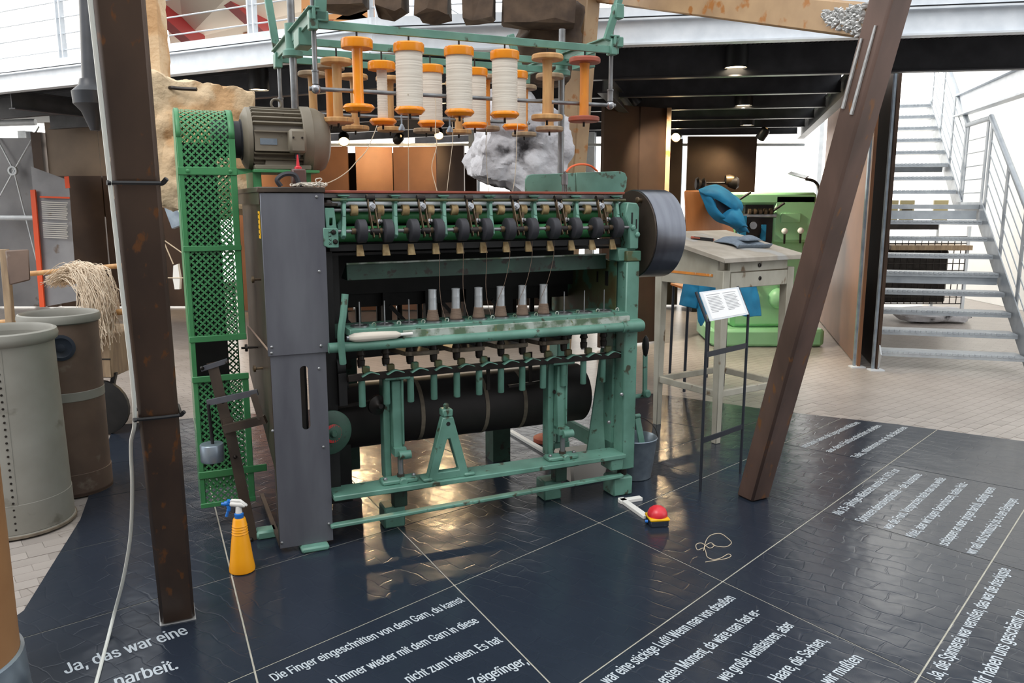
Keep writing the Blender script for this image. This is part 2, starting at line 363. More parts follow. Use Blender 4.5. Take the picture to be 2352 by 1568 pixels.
def curve_pts(pts, n=8):      # Catmull-Rom through the points
    P = [Vector(p) for p in pts]; P = [P[0] * 2 - P[1]] + P + [P[-1] * 2 - P[-2]]; out = []
    for i in range(1, len(P) - 2):
        for k in range(n):
            t = k / n; a, b, c, d = P[i - 1], P[i], P[i + 1], P[i + 2]
            out.append(0.5 * ((2 * b) + (c - a) * t + (2 * a - 5 * b + 4 * c - d) * t * t + (3 * b - a - 3 * c + d) * t ** 3))
    out.append(P[-2]); return out
SANS = None
try:      # Blender's own bundled sans face, where the build has it
    import os
    SANS = bpy.data.fonts.load(os.path.join(bpy.utils.resource_path('LOCAL'), 'datafiles', 'fonts', 'Inter.woff2'))
except Exception: SANS = None
def text_mesh(name, txt, mat, p0, p1, height, parent, up=None, bold=0.002, double=0.016, z=0.0, align='LEFT'):
    """flat lettering whose baseline runs from p0 to p1 (world); height = size of the letters"""
    cu = bpy.data.curves.new('letters', 'FONT'); cu.body = txt
    if SANS: cu.font = SANS; cu.size = 1.0; cu.offset = bold; cu.resolution_u = 3
    tmp = bpy.data.objects.new('letters', cu); COL.objects.link(tmp)
    dg = bpy.context.evaluated_depsgraph_get(); dg.update()
    me = bpy.data.meshes.new_from_object(tmp.evaluated_get(dg)); bpy.data.objects.remove(tmp); bpy.data.curves.remove(cu)
    vs = [(v.co.x, v.co.y) for v in me.vertices]; fs = [tuple(p.vertices) for p in me.polygons]; nv = len(vs)
    xs = [v[0] for v in vs]; x0, x1 = min(xs), max(xs)
    p0 = Vector(p0); p1 = Vector(p1); d = (p1 - p0); w = d.length; d.normalize()
    u = Vector(up).normalized() if up is not None else Vector((-d.y, d.x, 0))
    inv = WM[parent.name].inverted() if parent else Matrix.Identity(4); n_ = d.cross(u)
    co = []
    for k, sh in enumerate((-double, double)):      # two strokes a hair apart thicken the face
        for x, y in vs: co.append(inv @ (p0 + d * ((x + sh - x0) / (x1 - x0) * w) + u * (y * height) + Vector((0, 0, z)) + n_ * (k * .0002)))
    bpy.data.meshes.remove(me); me = bpy.data.meshes.new(name)
    me.from_pydata([tuple(c) for c in co], [], fs + [tuple(i + nv for i in f) for f in fs]); me.update()
    me.materials.append(K[mat])
    o = bpy.data.objects.new(name, me); COL.objects.link(o)
    if parent: o.parent = parent
    return o

# ------------------------------------------------------------------ floor: paving, dark vinyl sheet in cells, pale joints, lettering
floor = struct(MB().box((-14, -5, -0.1), (14, 18, -0.003)).build('floor', 'paving'))
OUT = [(-2.2, 1.0), (-1.995,3.056,0)[:2], (-2.27,4.015,0)[:2], (-2.978,5.831,0)[:2], (-2.475,6.028,0)[:2], (-0.996,6.49,0)[:2], (1.23,6.843,0)[:2],
       (2.163,6.224,0)[:2], (2.891,5.855,0)[:2], (3.574,5.42,0)[:2], (4.9, 5.2), (4.6, 1.0)]
def clip(poly, a, n, off):      # keep the side where (p-a).n >= off
    out = []; m = len(poly)
    for i in range(m):
        p, q = poly[i], poly[(i + 1) % m]
        dp = (p[0] - a[0]) * n[0] + (p[1] - a[1]) * n[1] - off; dq = (q[0] - a[0]) * n[0] + (q[1] - a[1]) * n[1] - off
        if dp >= 0: out.append(p)
        if (dp >= 0) != (dq >= 0):
            t = dp / (dp - dq); out.append((p[0] + (q[0] - p[0]) * t, p[1] + (q[1] - p[1]) * t))
    return out
def inside(p, poly):
    c = False
    for i in range(len(poly)):
        a, b = poly[i], poly[i - 1]
        if (a[1] > p[1]) != (b[1] > p[1]) and p[0] < (b[0] - a[0]) * (p[1] - a[1]) / (b[1] - a[1]) + a[0]: c = not c
    return c
# end-grain paving blocks where they can be told apart: the nearest ones singly, the rest in one piece, farther off the material takes over
BW, BH = .16, .085; ba = R(38); cells = []
for j in range(-110, 150):
    for i in range(-70, 70):
        x = (i + .5 * (j % 2)) * BW; y = j * BH; p = (x * math.cos(ba) - y * math.sin(ba), x * math.sin(ba) + y * math.cos(ba))
        if 2.2 < p[1] < 9.0 and abs(p[0]) < .66 * p[1] + .25 and not inside(p, OUT) and not (-1.9 < p[0] < 1.5 and p[1] > 5.2): cells.append((p[0] ** 2 + p[1] ** 2, p))
cells.sort()
def block(mb, p):
    ax, ay = BW / 2 - .0015, BH / 2 - .0015; q = [(p[0] + sx * math.cos(ba) - sy * math.sin(ba), p[1] + sx * math.sin(ba) + sy * math.cos(ba)) for sx, sy in ((-ax, -ay), (ax, -ay), (ax, ay), (-ax, ay))]
    return mb.hexa([(x, y, -.02) for x, y in q], [(x, y, 0) for x, y in q])
b0_ = block(MB(), (0, 0)).build('paving_block', 'block', floor, smooth=0)
for k, (d_, p) in enumerate(cells[:300]):
    o = b0_ if k == 0 else b0_.copy()
    if k: COL.objects.link(o)
    o.location = (p[0], p[1], random.uniform(-.0012, .0008))
if len(cells) > 300:
    m = MB()
    for d_, p in cells[300:]: block(m, p)
    m.build('paving_blocks', 'block', floor, smooth=0)['kind'] = 'stuff'
LA = [((-2.43,5.624,0), (-2.311,5.691,0)), ((-2.538,4.946,0), (-2.109,5.192,0)), ((-2.425,4.277,0), (-1.877,4.642,0)), ((-2.173,3.596,0), (-1.573,4.051,0)), ((-1.865,2.852,0), (-0.587,3.906,0)),
      ((-0.915,2.623,0), (2.554,6.04,0)), ((0.266,2.588,0), (3.11,5.703,0)), ((1.438,2.599,0), (2.777,4.149,0))]
LB = [((-1.639,4.219,0), (-0.915,2.623,0)), ((-0.777,4.271,0), (0.127,2.562,0)), ((-0.107,4.753,0), (1.438,2.599,0)), ((0.893,4.972,0), (2.229,3.511,0)), ((1.887,5.339,0), (2.966,4.449,0))]
def nrm(l, sgn):
    d = Vector((l[1][0] - l[0][0], l[1][1] - l[0][1])).normalized(); return (-d.y * sgn, d.x * sgn)
J = 0.0035
MB().prism([(p[0], p[1], 0.0005) for p in OUT], (0, 0, 0.004)).build('joint_strip', 'joint', floor, smooth=0)
for bj in range(len(LB) + 1):
    la = LA if bj <= 1 else LA[4:]
    for ai in range(len(la) + 1):
        poly = list(OUT)
        if ai > 0: poly = clip(poly, la[ai - 1][0], nrm(la[ai - 1], -1), J)
        if poly and ai < len(la): poly = clip(poly, la[ai][0], nrm(la[ai], 1), J)
        # B lines run from back to front: smaller index lies to their right-hand side (left in view)
        if poly and bj > 0: poly = clip(poly, LB[bj - 1][0], nrm(LB[bj - 1], 1), J)
        if poly and bj < len(LB): poly = clip(poly, LB[bj][0], nrm(LB[bj], -1), J)
        if len(poly) < 3: continue
        area = abs(sum(poly[i][0] * poly[(i + 1) % len(poly)][1] - poly[(i + 1) % len(poly)][0] * poly[i][1] for i in range(len(poly)))) / 2
        if area < 0.01: continue
        MB().prism([(p[0], p[1], 0.001) for p in poly], (0, 0, 0.006)).build('vinyl_tile', 'vinyl', floor, smooth=0)
def letter(txt, p, q, h, upx=None): return text_mesh('lettering', txt, 'floor_text', p, q, h, floor, z=0.0078)
letter('Ja, das war eine', (-1.576,2.604,0), (-1.25,2.877,0), 0.15)
letter('narbeit.', (-1.36,2.527,0), (-1.193,2.639,0), 0.15)
letter('Die Finger eingeschnitten von dem Garn, du kamst', (-0.825,2.562,0), (-0.195,3.132,0), 0.098)
letter('h immer wieder mit dem Garn in diese', (-0.613,2.537,0), (-0.128,2.962,0), 0.098)
letter('nicht zum Heilen. Es hat', (-0.354,2.552,0), (-0.033,2.818,0), 0.098)
letter('Zeigefinger,', (-0.126,2.534,0), (0.06,2.672,0), 0.098)
letter('war eine stickige Luft! Wenn man von drau\u00dfen', (0.334,2.542,0), (0.942,3.154,0), 0.098)
letter('ersten Moment, da w\u00e4re man fast er-', (0.533,2.542,0), (1.021,3.041,0), 0.098)
letter('wei gro\u00dfe Ventilatoren, aber', (0.745,2.557,0), (1.115,2.936,0), 0.098)
letter('Haare, die Sachen,', (0.931,2.552,0), (1.2,2.818,0), 0.098)
letter('wir mu\u00dften', (1.1,2.537,0), (1.285,2.7,0), 0.098)
letter('Ja, die Spinnerei war verrufen, das war die dreckigste', (1.495,2.567,0), (2.263,3.422,0), 0.098)
letter('Wir haben uns gesch\u00e4mt zu', (1.621,2.507,0), (2.099,3.038,0), 0.098)
letter('Als 15-j\u00e4hriges M\u00e4dchen wurde ich 1939 zur', (1.749,4.069,0), (2.417,4.802,0), 0.098)
letter('Spinnerei dienstverpflichtet - die Ausnahme', (1.833,3.975,0), (2.51,4.713,0), 0.098)
letter('war die Front. Versprochen hatte man uns wei\u00dfe', (1.93,3.879,0), (2.617,4.642,0), 0.098)
letter('Kittel, aber wir trugen Sacksch\u00fcrzen, hatten Holz-', (2.003,3.776,0), (2.711,4.566,0), 0.098)
letter('schlappen an oder gingen barfu\u00df, st\u00e4ndig waren', (2.112,3.679,0), (2.819,4.478,0), 0.098)
letter('wir na\u00df und schmutzig bis zu den Ellenbogen.', (2.191,3.582,0), (2.843,4.304,0), 0.098)
letter('und damit kamen die sogenannten M\u00e4dchen', (1.994,5.269,0), (2.635,5.891,0), 0.098)
letter('aus dem F\u00fcnfteschichten arbeiten', (2.124,5.163,0), (2.758,5.807,0), 0.098)
letter('Teils, mitnehmen nur in die Baracken', (2.253,5.043,0), (2.927,5.76,0), 0.098)

# ------------------------------------------------------------------ shell: walls, windows, gallery deck
wb = struct(MB().box((-13, 15.4, 0), (9, 15.6, .15)).build('wall_back', 'white'))
w1 = struct(MB().box((-13, 15.42, .15), (9, 15.5, 7)).build('window_1', 'window_lit'))  # glowing pane carried down almost to the ground so the paving mirrors it
fr = MB()
for i in range(9): fr.box((-12.5 + i * 2.6, 15.36, .15), (-12.42 + i * 2.6, 15.46, 7))
fr.box((-13, 15.36, 4.4), (9, 15.46, 4.5)); fr.build('window_bars', 'galv', w1)
struct(MB().box((-14, -4.7, 0), (14, -4.5, 6.5)).build('wall_front_sky_block', 'grey_render'))  # unseen wall behind the camera, added to keep low sky light off the machine
wr = struct(MB().box((7.9, 4.0, 0), (8.1, 15.4, 6.5)).build('wall_right', 'white'))
MB().box((7.72, 9.4, 0), (7.9, 9.75, 6.5)).build('pilaster', 'white', wr)
wl = struct(MB().box((-10.2, 6, 0), (-10, 15.4, 3.0)).build('wall_left', 'white'))
w2 = struct(MB().box((-10.16, 6, 3.0), (-10.06, 15.4, 7)).build('window_2', 'window_lit'))
ZD = 2.99
A0, A1, A2 = (-8.0, 10.30), (-1.1, 6.67), (4.6, 5.66)      # front edge of the gallery, with its kink
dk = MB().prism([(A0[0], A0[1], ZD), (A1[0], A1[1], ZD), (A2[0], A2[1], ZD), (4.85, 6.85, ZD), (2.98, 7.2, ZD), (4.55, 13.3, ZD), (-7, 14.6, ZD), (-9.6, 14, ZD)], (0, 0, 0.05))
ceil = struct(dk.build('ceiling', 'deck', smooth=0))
def off2(a, b, d):
    v = Vector((b[0] - a[0], b[1] - a[1])).normalized(); n = Vector((-v.y, v.x)); return (a[0] + n.x * d, a[1] + n.y * d), (b[0] + n.x * d, b[1] + n.y * d)
for a, b in ((A0, A1), (A1, A2)):
    MB().ibeam((a[0], a[1], 2.895), (b[0], b[1], 2.895), 0.1, 0.19, 0.014).build('edge_beam', 'galv', ceil, smooth=0)
    p, q = off2(a, b, 0.02)
    MB().beam((p[0], p[1], 3.045), (q[0], q[1], 3.045), 0.05, 0.07).build('deck_edge', 'galv', ceil, smooth=0)
for k in range(6):
    d = 1.12 + 1.26 * k
    p, q = off2(A1, A2, d)
    xr = 4.85 if k == 0 else 2.98 + (p[1] + (q[1] - p[1]) * 0.7 - 7.2) * 0.257
    def cutx(p, q, x): t = (x - p[0]) / (q[0] - p[0]); return (x, p[1] + (q[1] - p[1]) * t)
    pl = cutx(p, q, -0.4 + 0.25 * k); qr = cutx(p, q, xr)
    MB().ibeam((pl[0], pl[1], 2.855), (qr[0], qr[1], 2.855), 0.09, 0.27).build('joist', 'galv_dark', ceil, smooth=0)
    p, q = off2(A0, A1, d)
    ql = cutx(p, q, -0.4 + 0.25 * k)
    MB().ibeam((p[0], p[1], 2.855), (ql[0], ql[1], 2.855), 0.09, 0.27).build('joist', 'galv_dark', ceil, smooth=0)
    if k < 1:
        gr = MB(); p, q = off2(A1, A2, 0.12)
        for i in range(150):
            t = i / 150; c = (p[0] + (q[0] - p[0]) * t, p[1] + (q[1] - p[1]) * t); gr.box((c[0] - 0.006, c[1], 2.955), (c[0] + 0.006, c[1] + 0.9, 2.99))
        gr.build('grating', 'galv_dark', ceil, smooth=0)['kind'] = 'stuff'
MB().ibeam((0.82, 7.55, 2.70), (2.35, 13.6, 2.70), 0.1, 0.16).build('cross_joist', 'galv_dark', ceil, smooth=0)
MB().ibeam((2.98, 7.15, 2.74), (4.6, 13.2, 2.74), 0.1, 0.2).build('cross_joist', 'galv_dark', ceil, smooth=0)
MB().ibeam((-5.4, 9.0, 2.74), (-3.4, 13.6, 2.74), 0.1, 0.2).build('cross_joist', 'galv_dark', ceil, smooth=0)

def railing(label, a, b, n, group='gallery railings'):
    t = thing('gallery_railing', label, 'railing', (a[0], a[1], 3.08), group=group)
    for i in range(n):
        k = i / (n - 1); x = a[0] + (b[0] - a[0]) * k; y = a[1] + (b[1] - a[1]) * k
        d = Vector((b[0] - a[0], b[1] - a[1], 0)).normalized()
        m = MB(); m.beam((x - d.x * .03, y - d.y * .03, 3.0), (x - d.x * .03, y - d.y * .03, 4.1), 0.05, 0.016, d); m.beam((x + d.x * .03, y + d.y * .03, 3.0), (x + d.x * .03, y + d.y * .03, 4.1), 0.05, 0.016, d)
        m.build('post', 'galv', t, True, smooth=0)
    for k in range(6):
        z = 3.16 + k * 0.155; MB().cyl((a[0], a[1], z), (b[0], b[1], z), 0.007, n=6).build('rod', 'galv', t, True)
    MB().cyl((a[0], a[1], 4.12), (b[0], b[1], 4.12), 0.022, n=10).build('handrail', 'galv', t, True)
    return t
r0, r1 = off2(A0, A1, 0.03); r2, r3 = off2(A1, A2, 0.03)
railing('galvanised gallery railing on the left, running above the large sandstone block', r0, r1, 7, None)
railing('galvanised gallery railing on the right, above the ceiling lamps and stair', r2, r3, 6, None)
# roof edge and bright upper storey seen over the railing
roof = struct(MB().prism([(-5.652,14,4.032), (-2.987,14,4.65), (-1.773,10,5.4), (-4.203,10,5.537)], (0, 0.02, 0.06)).build('trim_1', 'cream', smooth=0))
def rafter(p, q, w, h): MB().beam(p, q, w, h, (0, -0.5, -0.8)).build('rafter', 'red_paint', roof, smooth=0)
rafter((-3.973,13.7,4.385), (-4.479,12,4.972), 0.16, 0.3); rafter((-5.022,13.6,4.138), (-5.354,12,4.685), 0.16, 0.3)
MB().beam((-5.362,13.8,4.647), (-4.319,13.85,4.361), 0.03, 0.03).build('seam_batten', 'orange_ply', roof, smooth=0)
tr = thing('timber_truss', 'orange timber lattice truss high up behind the bobbin creel', 'truss', (-2.125,11,3.9))
for p, q in (((-2.603,11,4.353), (-1.536,11,3.727)), ((-1.521,11,4.327), (-2.613,11,3.711)), ((-2.684,11,4.039), (-1.444,11,4.007)), ((-2.636,11,4.38), (-2.666,11,3.684)), ((-2.673,11,4.284), (-1.438,11,4.284))):
    MB().beam(p, q, 0.12, 0.13, (0, 1, 0)).build('lath', 'orange_ply', tr, True, smooth=0)
rc = thing('red_column', 'dull red square steel column behind the hanging stone', 'column', (0.086,17.577,0))
MB().box((-0.16, -0.16, 0), (0.16, 0.16, 6)).build('shaft', 'pink_red', rc); MB().box((-0.22, -0.22, 0), (0.22, 0.22, 0.02)).build('base_plate', 'pink_red', rc)
for nm, lb, px, w in (('galvanised_column', 'galvanised column just left of the hanging grey stone', ((-0.596,13.036,0)), 0.14), ('galvanised_column', 'galvanised column right of the rusty rear leg, below the creel end', ((1.304,13.625,0)), 0.14),
                      ('galvanised_column', 'galvanised column at the far left beside the braced steel wall', ((-7.856,13.383,0)), 0.15)):
    c = thing(nm, lb, 'column', px, group=None)
    MB().ibeam((0, 0, 0), (0, 0, 2.78), w, w, 0.012, (0.3, 1, 0)).build('shaft', 'galv', c, smooth=0); MB().cbox((0, 0, 0.01), (0.26, 0.26, 0.02)).build('base_plate', 'galv', c)
uc = thing('window_mullion', 'pale upright mullions with thin bracing rods above the gallery', 'mullion', (-1.747,12.5,3.962))
for p, q, w in (((-1.725,12.5,4.812), (-1.753,12.5,3.715), 0.1), ((-1.407,12.5,4.812), (-1.429,12.5,3.715), 0.08), ((-0.643,12.5,4.812), (-0.609,12.5,3.591), 0.16), ((-0.369,12.5,4.812), (-0.35,12.5,3.591), 0.1)):
    MB().beam(p, q, w, w, (0, 1, 0)).build('upright', 'galv', uc, True, smooth=0)
for p, q in (((-1.214,12.4,4.367), (-0.689,12.4,4.113)), ((-0.958,12.4,4.464), (-0.674,12.4,4.295))):
    MB().cyl(p, q, 0.012, n=6).build('bracing_rod', 'galv', uc, True)

# rusty steel partition panels at the back, each its own sheet
wp = struct(MB().box((-9.6, 13.0, 2.52), (4.6, 13.06, 2.56)).build('trim_2', 'galv'))
def panel(p, q, z, mat, t=0.05, z0=0.02, par=wp, nm='steel_panel'):
    return MB().beam((p[0], p[1], z0), (q[0], q[1], z0), t, 0.001).v and MB().hexa(*wallhex(p, q, z0, z, t)).build(nm, mat, par, smooth=0)
def wallhex(p, q, z0, z1, t):
    d = Vector((q[0] - p[0], q[1] - p[1])).normalized(); n = Vector((-d.y, d.x)) * t
    c = [(p[0], p[1]), (q[0], q[1]), (q[0] + n.x, q[1] + n.y), (p[0] + n.x, p[1] + n.y)]
    return [(x, y, z0) for x, y in c], [(x, y, z1) for x, y in c]
for a, b, y0, y1, mt in ((545, 720, 12.2, 12.2, 'panel_rust'), (724, 808, 12.2, 12.2, 'panel_rust'), (826, 908, 12.2, 12.35, 'panel_rust'), (910, 1006, 12.35, 12.2, 'panel_rust'), (1008, 1068, 12.1, 12.0, 'panel_dark')):
    f0 = y0 * 0.985 + 0.2; f1 = y1 * 0.985 + 0.2
    panel(((a - 1176) / 1850 * f0, y0), ((b - 1176) / 1850 * f1, y1), 2.46, mt)
panel((1.0, 9.0), (1.42, 9.3), 2.7, 'panel_dark'); panel((1.44, 9.3), (1.78, 9.5), 2.7, 'panel_dark'); panel((1.80, 9.4), (1.84, 9.6), 2.7, 'rust_lightened')
panel((2.25, 12.9), (2.66, 12.9), 2.62, 'panel_dark'); panel((2.74, 12.9), (3.82, 12.9), 2.66, 'panel_dark')
panel((-.5, 12.8), (1.0, 12.8), 1.6, 'panel_dark'); panel((-4.3, 12.75), (-.55, 12.75), 2.4, 'panel_dark')  # dark sheets added to block bright gaps and white reflections behind the machine
panel((-9.0, 12.7), (-7.36, 12.7), 2.62, 'panel_grey'); panel((-7.33, 12.62), (-7.18, 12.62), 2.7, 'panel_dark', .2)
panel((-7.15, 12.7), (-6.35, 12.7), 2.85, 'panel_taupe', z0=2.05); panel((-6.34, 12.7), (-5.5, 12.7), 2.85, 'panel_taupe', z0=2.05)
panel((-7.15, 12.7), (-6.35, 12.7), 2.05, 'panel_dark'); panel((-6.33, 12.7), (-5.5, 12.7), 2.05, 'panel_dark'); panel((-5.48, 12.72), (-4.6, 12.72), 1.95, 'panel_dark')  # rightmost sheet is a dark stand-in for the unlit interior

# ------------------------------------------------------------------ the spinning machine; its parts are given in the machine's own frame (along, depth, up)
MO = (0.56308, 4.33108, 0.0); MR = R(24)
mach = thing('spinning_machine', 'large green spinning machine with bobbin creel, motor and steel gear housing on dark floor', 'machine', MO, MR)
MW = WM[mach.name]
def W(p): return MW @ Vector(p)
def P(name, mat, mb, par=None, **k): return mb.build(name, mat, par or mach, **k)
def bolts(par, pts, r=0.007, h=0.006, ax=(0, -1, 0), mat='rod'):
    for p in pts: P('bolt', mat, MB().lathe(p, ax, [(r, 0), (r, h * .5), (r * .5, h)], 8), par)
# --- gear housing at the left end
gh = P('gear_housing', 'sheet_brown', MB().box((-1.81, 0.0, 0.975), (-1.575, 0.92, 1.69)))
up = P('housing_front', 'sheet', MB().box((-1.828, -0.014, 0.962), (-1.55, 0.0, 1.69)), gh, bevel=.002)
P('housing_lid', 'sheet_brown', MB().box((-1.84, -0.02, 1.692), (-1.545, 0.94, 1.716)), gh, bevel=.003)
P('lid_flange', 'sheet_brown', MB().box((-1.832, -0.005, 1.64), (-1.81, 0.93, 1.692)), gh)
bolts(gh, [(-1.583,-0.014,1.673), (-1.585,-0.014,1.339), (-1.591,-0.014,0.995), (-1.811,-0.014,1.005), (-1.813,-0.014,0.977)])
lab = MB().box((-1.83, 0.02, 1.49), (-1.828, 0.075, 1.61)); P('warning_label', 'label_yellow', lab, gh)
m = MB()
for k in range(5): m.box((-1.832, 0.042, 1.505 + k * .022), (-1.83, 0.054, 1.512 + k * .022))
P('label_print', 'black_plastic', m, gh)
lo = MB(); u0, u1, s0, s1 = -1.818, -1.568, -1.69, -1.652; z0, z1, t0, t1 = 0.035, 0.97, 0.6, 0.905
lo.box((u0, -0.004, z0), (s0, 0.004, z1)); lo.box((s1, -0.004, z0), (u1, 0.004, z1)); lo.box((s0, -0.004, z0), (s1, 0.004, t0)); lo.box((s0, -0.004, t1), (s1, 0.004, z1))
rr = (s1 - s0) / 2; cu = (s0 + s1) / 2
for zc, sg in ((t0 + rr, -1), (t1 - rr, 1)):
    for sd in (-1, 1):
        arc = [(cu + sd * rr * math.cos(a), -0.004, zc + sg * rr * math.sin(a)) for a in [i * PI / 12 for i in range(7)]]
        lo.prism([(cu + sd * rr, -0.004, zc + sg * rr)] + (arc if sd * sg > 0 else arc), (0, 0.008, 0))
lc = P('lower_cover', 'sheet', lo)
P('side_flange', 'sheet_brown', MB().prism([(-1.82, 0, 0.97), (-1.82, 0.92, 0.97), (-1.82, 0.92, 0.7), (-1.82, 0.04, 0.42), (-1.82, 0.02, 0.035), (-1.82, 0, 0.035)], (0.004, 0, 0)), lc)
P('bottom_channel', 'sheet_brown', MB().box((-1.82, 0, 0.035), (-1.80, 0.75, 0.05)).box((-1.82, 0.0, 0.035), (-1.57, 0.03, 0.045)), lc)
P('dark_inner_blind', 'black', MB().box((-1.66, 0.06, 0.06), (-1.65, 0.85, 0.95)), lc)  # black sheet added to block the view and keep the opening dark
bolts(lc, [(-1.602,-0.004,0.887), (-1.597,-0.004,0.507), (-1.587,-0.004,0.121), (-1.81,-0.004,0.064), (-1.825,-0.004,0.613)])
for p in ((-1.82,0.165,1.297), (-1.82,0.302,0.849)):
    P('latch_knob', 'bronze', MB().lathe(p, (-1, 0, 0), [(0.006, 0), (0.006, 0.03), (0.016, 0.032), (0.016, 0.042), (0.006, 0.046)], 12), gh)
P('wing_nut_rod', 'iron', MB().cyl((-1.9, .45, .93), (-1.82, .45, .93), .006).lathe((-1.87, .45, .93), (-1, 0, 0), [(.02, 0), (.02, .012)], 6), gh)
# --- perforated belt guard
PIT = 0.0335
def perf(fn, w, h):
    """sheet of w x h metres with staggered cross-shaped holes, mapped to space by fn(s, t)"""
    nx = int(w / PIT * 10); ny = int(h / PIT * 10); idx = {}; mb = MB()
    def vid(i, j):
        if (i, j) not in idx: idx[(i, j)] = len(mb.v); mb.v.append(tuple(fn(i * PIT / 10, j * PIT / 10)))
        return idx[(i, j)]
    for j in range(ny):
        for i in range(nx):
            hole = False
            if 1 < i < nx - 2 and 1 < j < ny - 2:
                for ox, oy in ((0, 0), (5, 5)):
                    a = abs((i + .5 - ox + 5) % 10 - 5); b = abs((j + .5 - oy + 5) % 10 - 5)
                    if (a < 1 and b < 3.2) or (b < 1 and a < 3.2): hole = True
            if not hole: mb.f.append((vid(i, j), vid(i + 1, j), vid(i + 1, j + 1), vid(i, j + 1)))
    return mb
GU0, GU1, GV0, GV1, GZ = -2.135, -1.875, 0.44, 0.72, 1.95
gd = P('belt_guard', 'guard', MB().box((GU0, GV0 - .004, 0.13), (GU0 + .022, GV0 + .012, GZ)).box((GU1 - .03, GV0 - .004, 0.98), (GU1, GV0 + .012, GZ)).box((GU1 - .03, GV0 - .004, 0.13), (GU1, GV0 + .012, 0.8)), bevel=.002)
AR = (GV1 - GV0) / 2; LF = GZ - 1.0
def prof(t):       # from the lower front edge, up, over the pulley and down the back
    if t < LF: return (GV0, 1.0 + t)
    t -= LF
    if t < PI * AR: a = t / AR; return (GV0 + AR - AR * math.cos(a), GZ + AR * math.sin(a))
    return (GV1, GZ - (t - PI * AR))
def up_map(s, t): v, z = prof(t); return (GU0 + .012 + s, v, z)
P('perforated_sheet', 'guard', perf(up_map, GU1 - GU0 - .024, LF + PI * AR + 0.3), gd, smooth=60)
P('perforated_sheet', 'guard', perf(lambda s, t: (GU0 + .012 + s, GV0, 0.13 + t), GU1 - GU0 - .03, 0.66), gd)
P('perforated_sheet', 'guard', perf(lambda s, t: (GU0 + .012 + s, GV1, 0.13 + t), GU1 - GU0 - .024, 1.52), gd)
P('perforated_sheet', 'guard', perf(lambda s, t: (GU0, GV0 + s, 0.13 + t), GV1 - GV0, 0.87), gd)
side = [(GU0, GV0, 1.0), (GU0, GV1, 1.0)] + [(GU0, GV0 + AR + AR * math.cos(a), GZ + AR * math.sin(a)) for a in [i * PI / 14 for i in range(15)]]
P('side_sheet', 'guard', MB().prism(side, (-0.003, 0, 0)), gd)
for s0_, s1_ in ((0, .02), (GU1 - GU0 - .028, GU1 - GU0)):
    m = MB()
    pts = [(GV0 + AR - (AR + .004) * math.cos(a), GZ + (AR + .004) * math.sin(a)) for a in [i * PI / 16 for i in range(17)]]
    m.grid(lambda x, y: (GU0 + s0_ + (s1_ - s0_) * x, pts[round(y * 16)][0], pts[round(y * 16)][1]), 1, 16)
    P('edge_strip', 'guard', m, gd, solid=.004)

for z, hh in ((1.795, .036), (1.43, .026), (0.99, .03), (0.79, .03), (0.3, .036), (0.14, .024)):
    P('cross_strip', 'guard' , MB().box((GU0 - .004, GV0 - .009, z - hh / 2), (GU1 + .002 if z != 0.3 else -1.81, GV0 + .004, z + hh / 2)), gd, bevel=.002)
bolts(gd, [(GU0 + .04, GV0 - .009, 1.795), (GU1 - .03, GV0 - .009, 1.795)], .009, .006, mat='guard')
P('support_strip', 'guard', MB().prism([(GU1, GV0 - .006, 1.78), (GU1, GV0 - .006, 1.81), (-1.84, .42, 1.81), (-1.79, .46, 1.803), (-1.72, .48, 1.803), (-1.72, .48, 1.797), (-1.79, .46, 1.797), (-1.84, .42, 1.785)], (0, .006, 0)), gd)
P('belt', 'black', MB().box((-2.115, .55, .25), (-1.955, .556, 1.93)), gd); P('belt', 'black', MB().box((-2.115, .63, .25), (-1.955, .636, 1.93)), gd)  # belts broadened so that the guard's holes look dark inside
# --- motor
mo = P('motor', 'motor_dark', MB().lathe((-1.79, .58, 1.958), (1, 0, 0), [(.06, -.03), (.13, -.02), (.14, .0), (.14, .245)], 40))
for k in range(26):
    a = R(-50 + k * 280 / 25); d = Vector((0, math.cos(a), math.sin(a)))
    if abs(a - PI) < .40: continue
    c = Vector((0, .58, 1.958)); p = c + d * .135; q = c + d * .16; x = Vector((0, -d.z, d.y)) * .0035
    m = MB().hexa([p + Vector((-1.8, 0, 0)) - x, p + Vector((-1.545, 0, 0)) - x, p + Vector((-1.545, 0, 0)) + x, p + Vector((-1.8, 0, 0)) + x],
                  [q + Vector((-1.785, 0, 0)) - x, q + Vector((-1.545, 0, 0)) - x, q + Vector((-1.545, 0, 0)) + x, q + Vector((-1.785, 0, 0)) + x])
    P('cooling_fin', 'motor', m, mo)
P('end_shield', 'motor', MB().lathe((-1.81, .58, 1.958), (1, 0, 0), [(.07, -.025), (.12, -.02), (.155, 0), (.155, .02), (.14, .022)], 40), mo)
P('fan_cowl', 'motor', MB().lathe((-1.552, .58, 1.958), (1, 0, 0), [(.166, 0), (.17, .004), (.17, .05), (.166, .054), (.162, .085), (.14, .125), (.10, .145), (.05, .15)], 40), mo)
P('side_ledge', 'motor', MB().box((-1.785, .415, 1.985), (-1.55, .5, 1.992)).box((-1.785, .415, 1.895), (-1.55, .5, 1.905)).box((-1.785, .43, 1.9), (-1.55, .5, 1.99)), mo)
P('terminal_box', 'motor', MB().box((-1.63, .365, 1.885), (-1.548, .44, 2.0)), mo, bevel=.012)
for u in (-1.612, -1.57): P('terminal_screw', 'iron', MB().cyl((u, .364, 1.958), (u, .36, 1.958), .005, n=8), mo)
P('rating_plate', 'zinc', MB().box((-1.76, .427, 1.925), (-1.68, .43, 1.955)), mo)
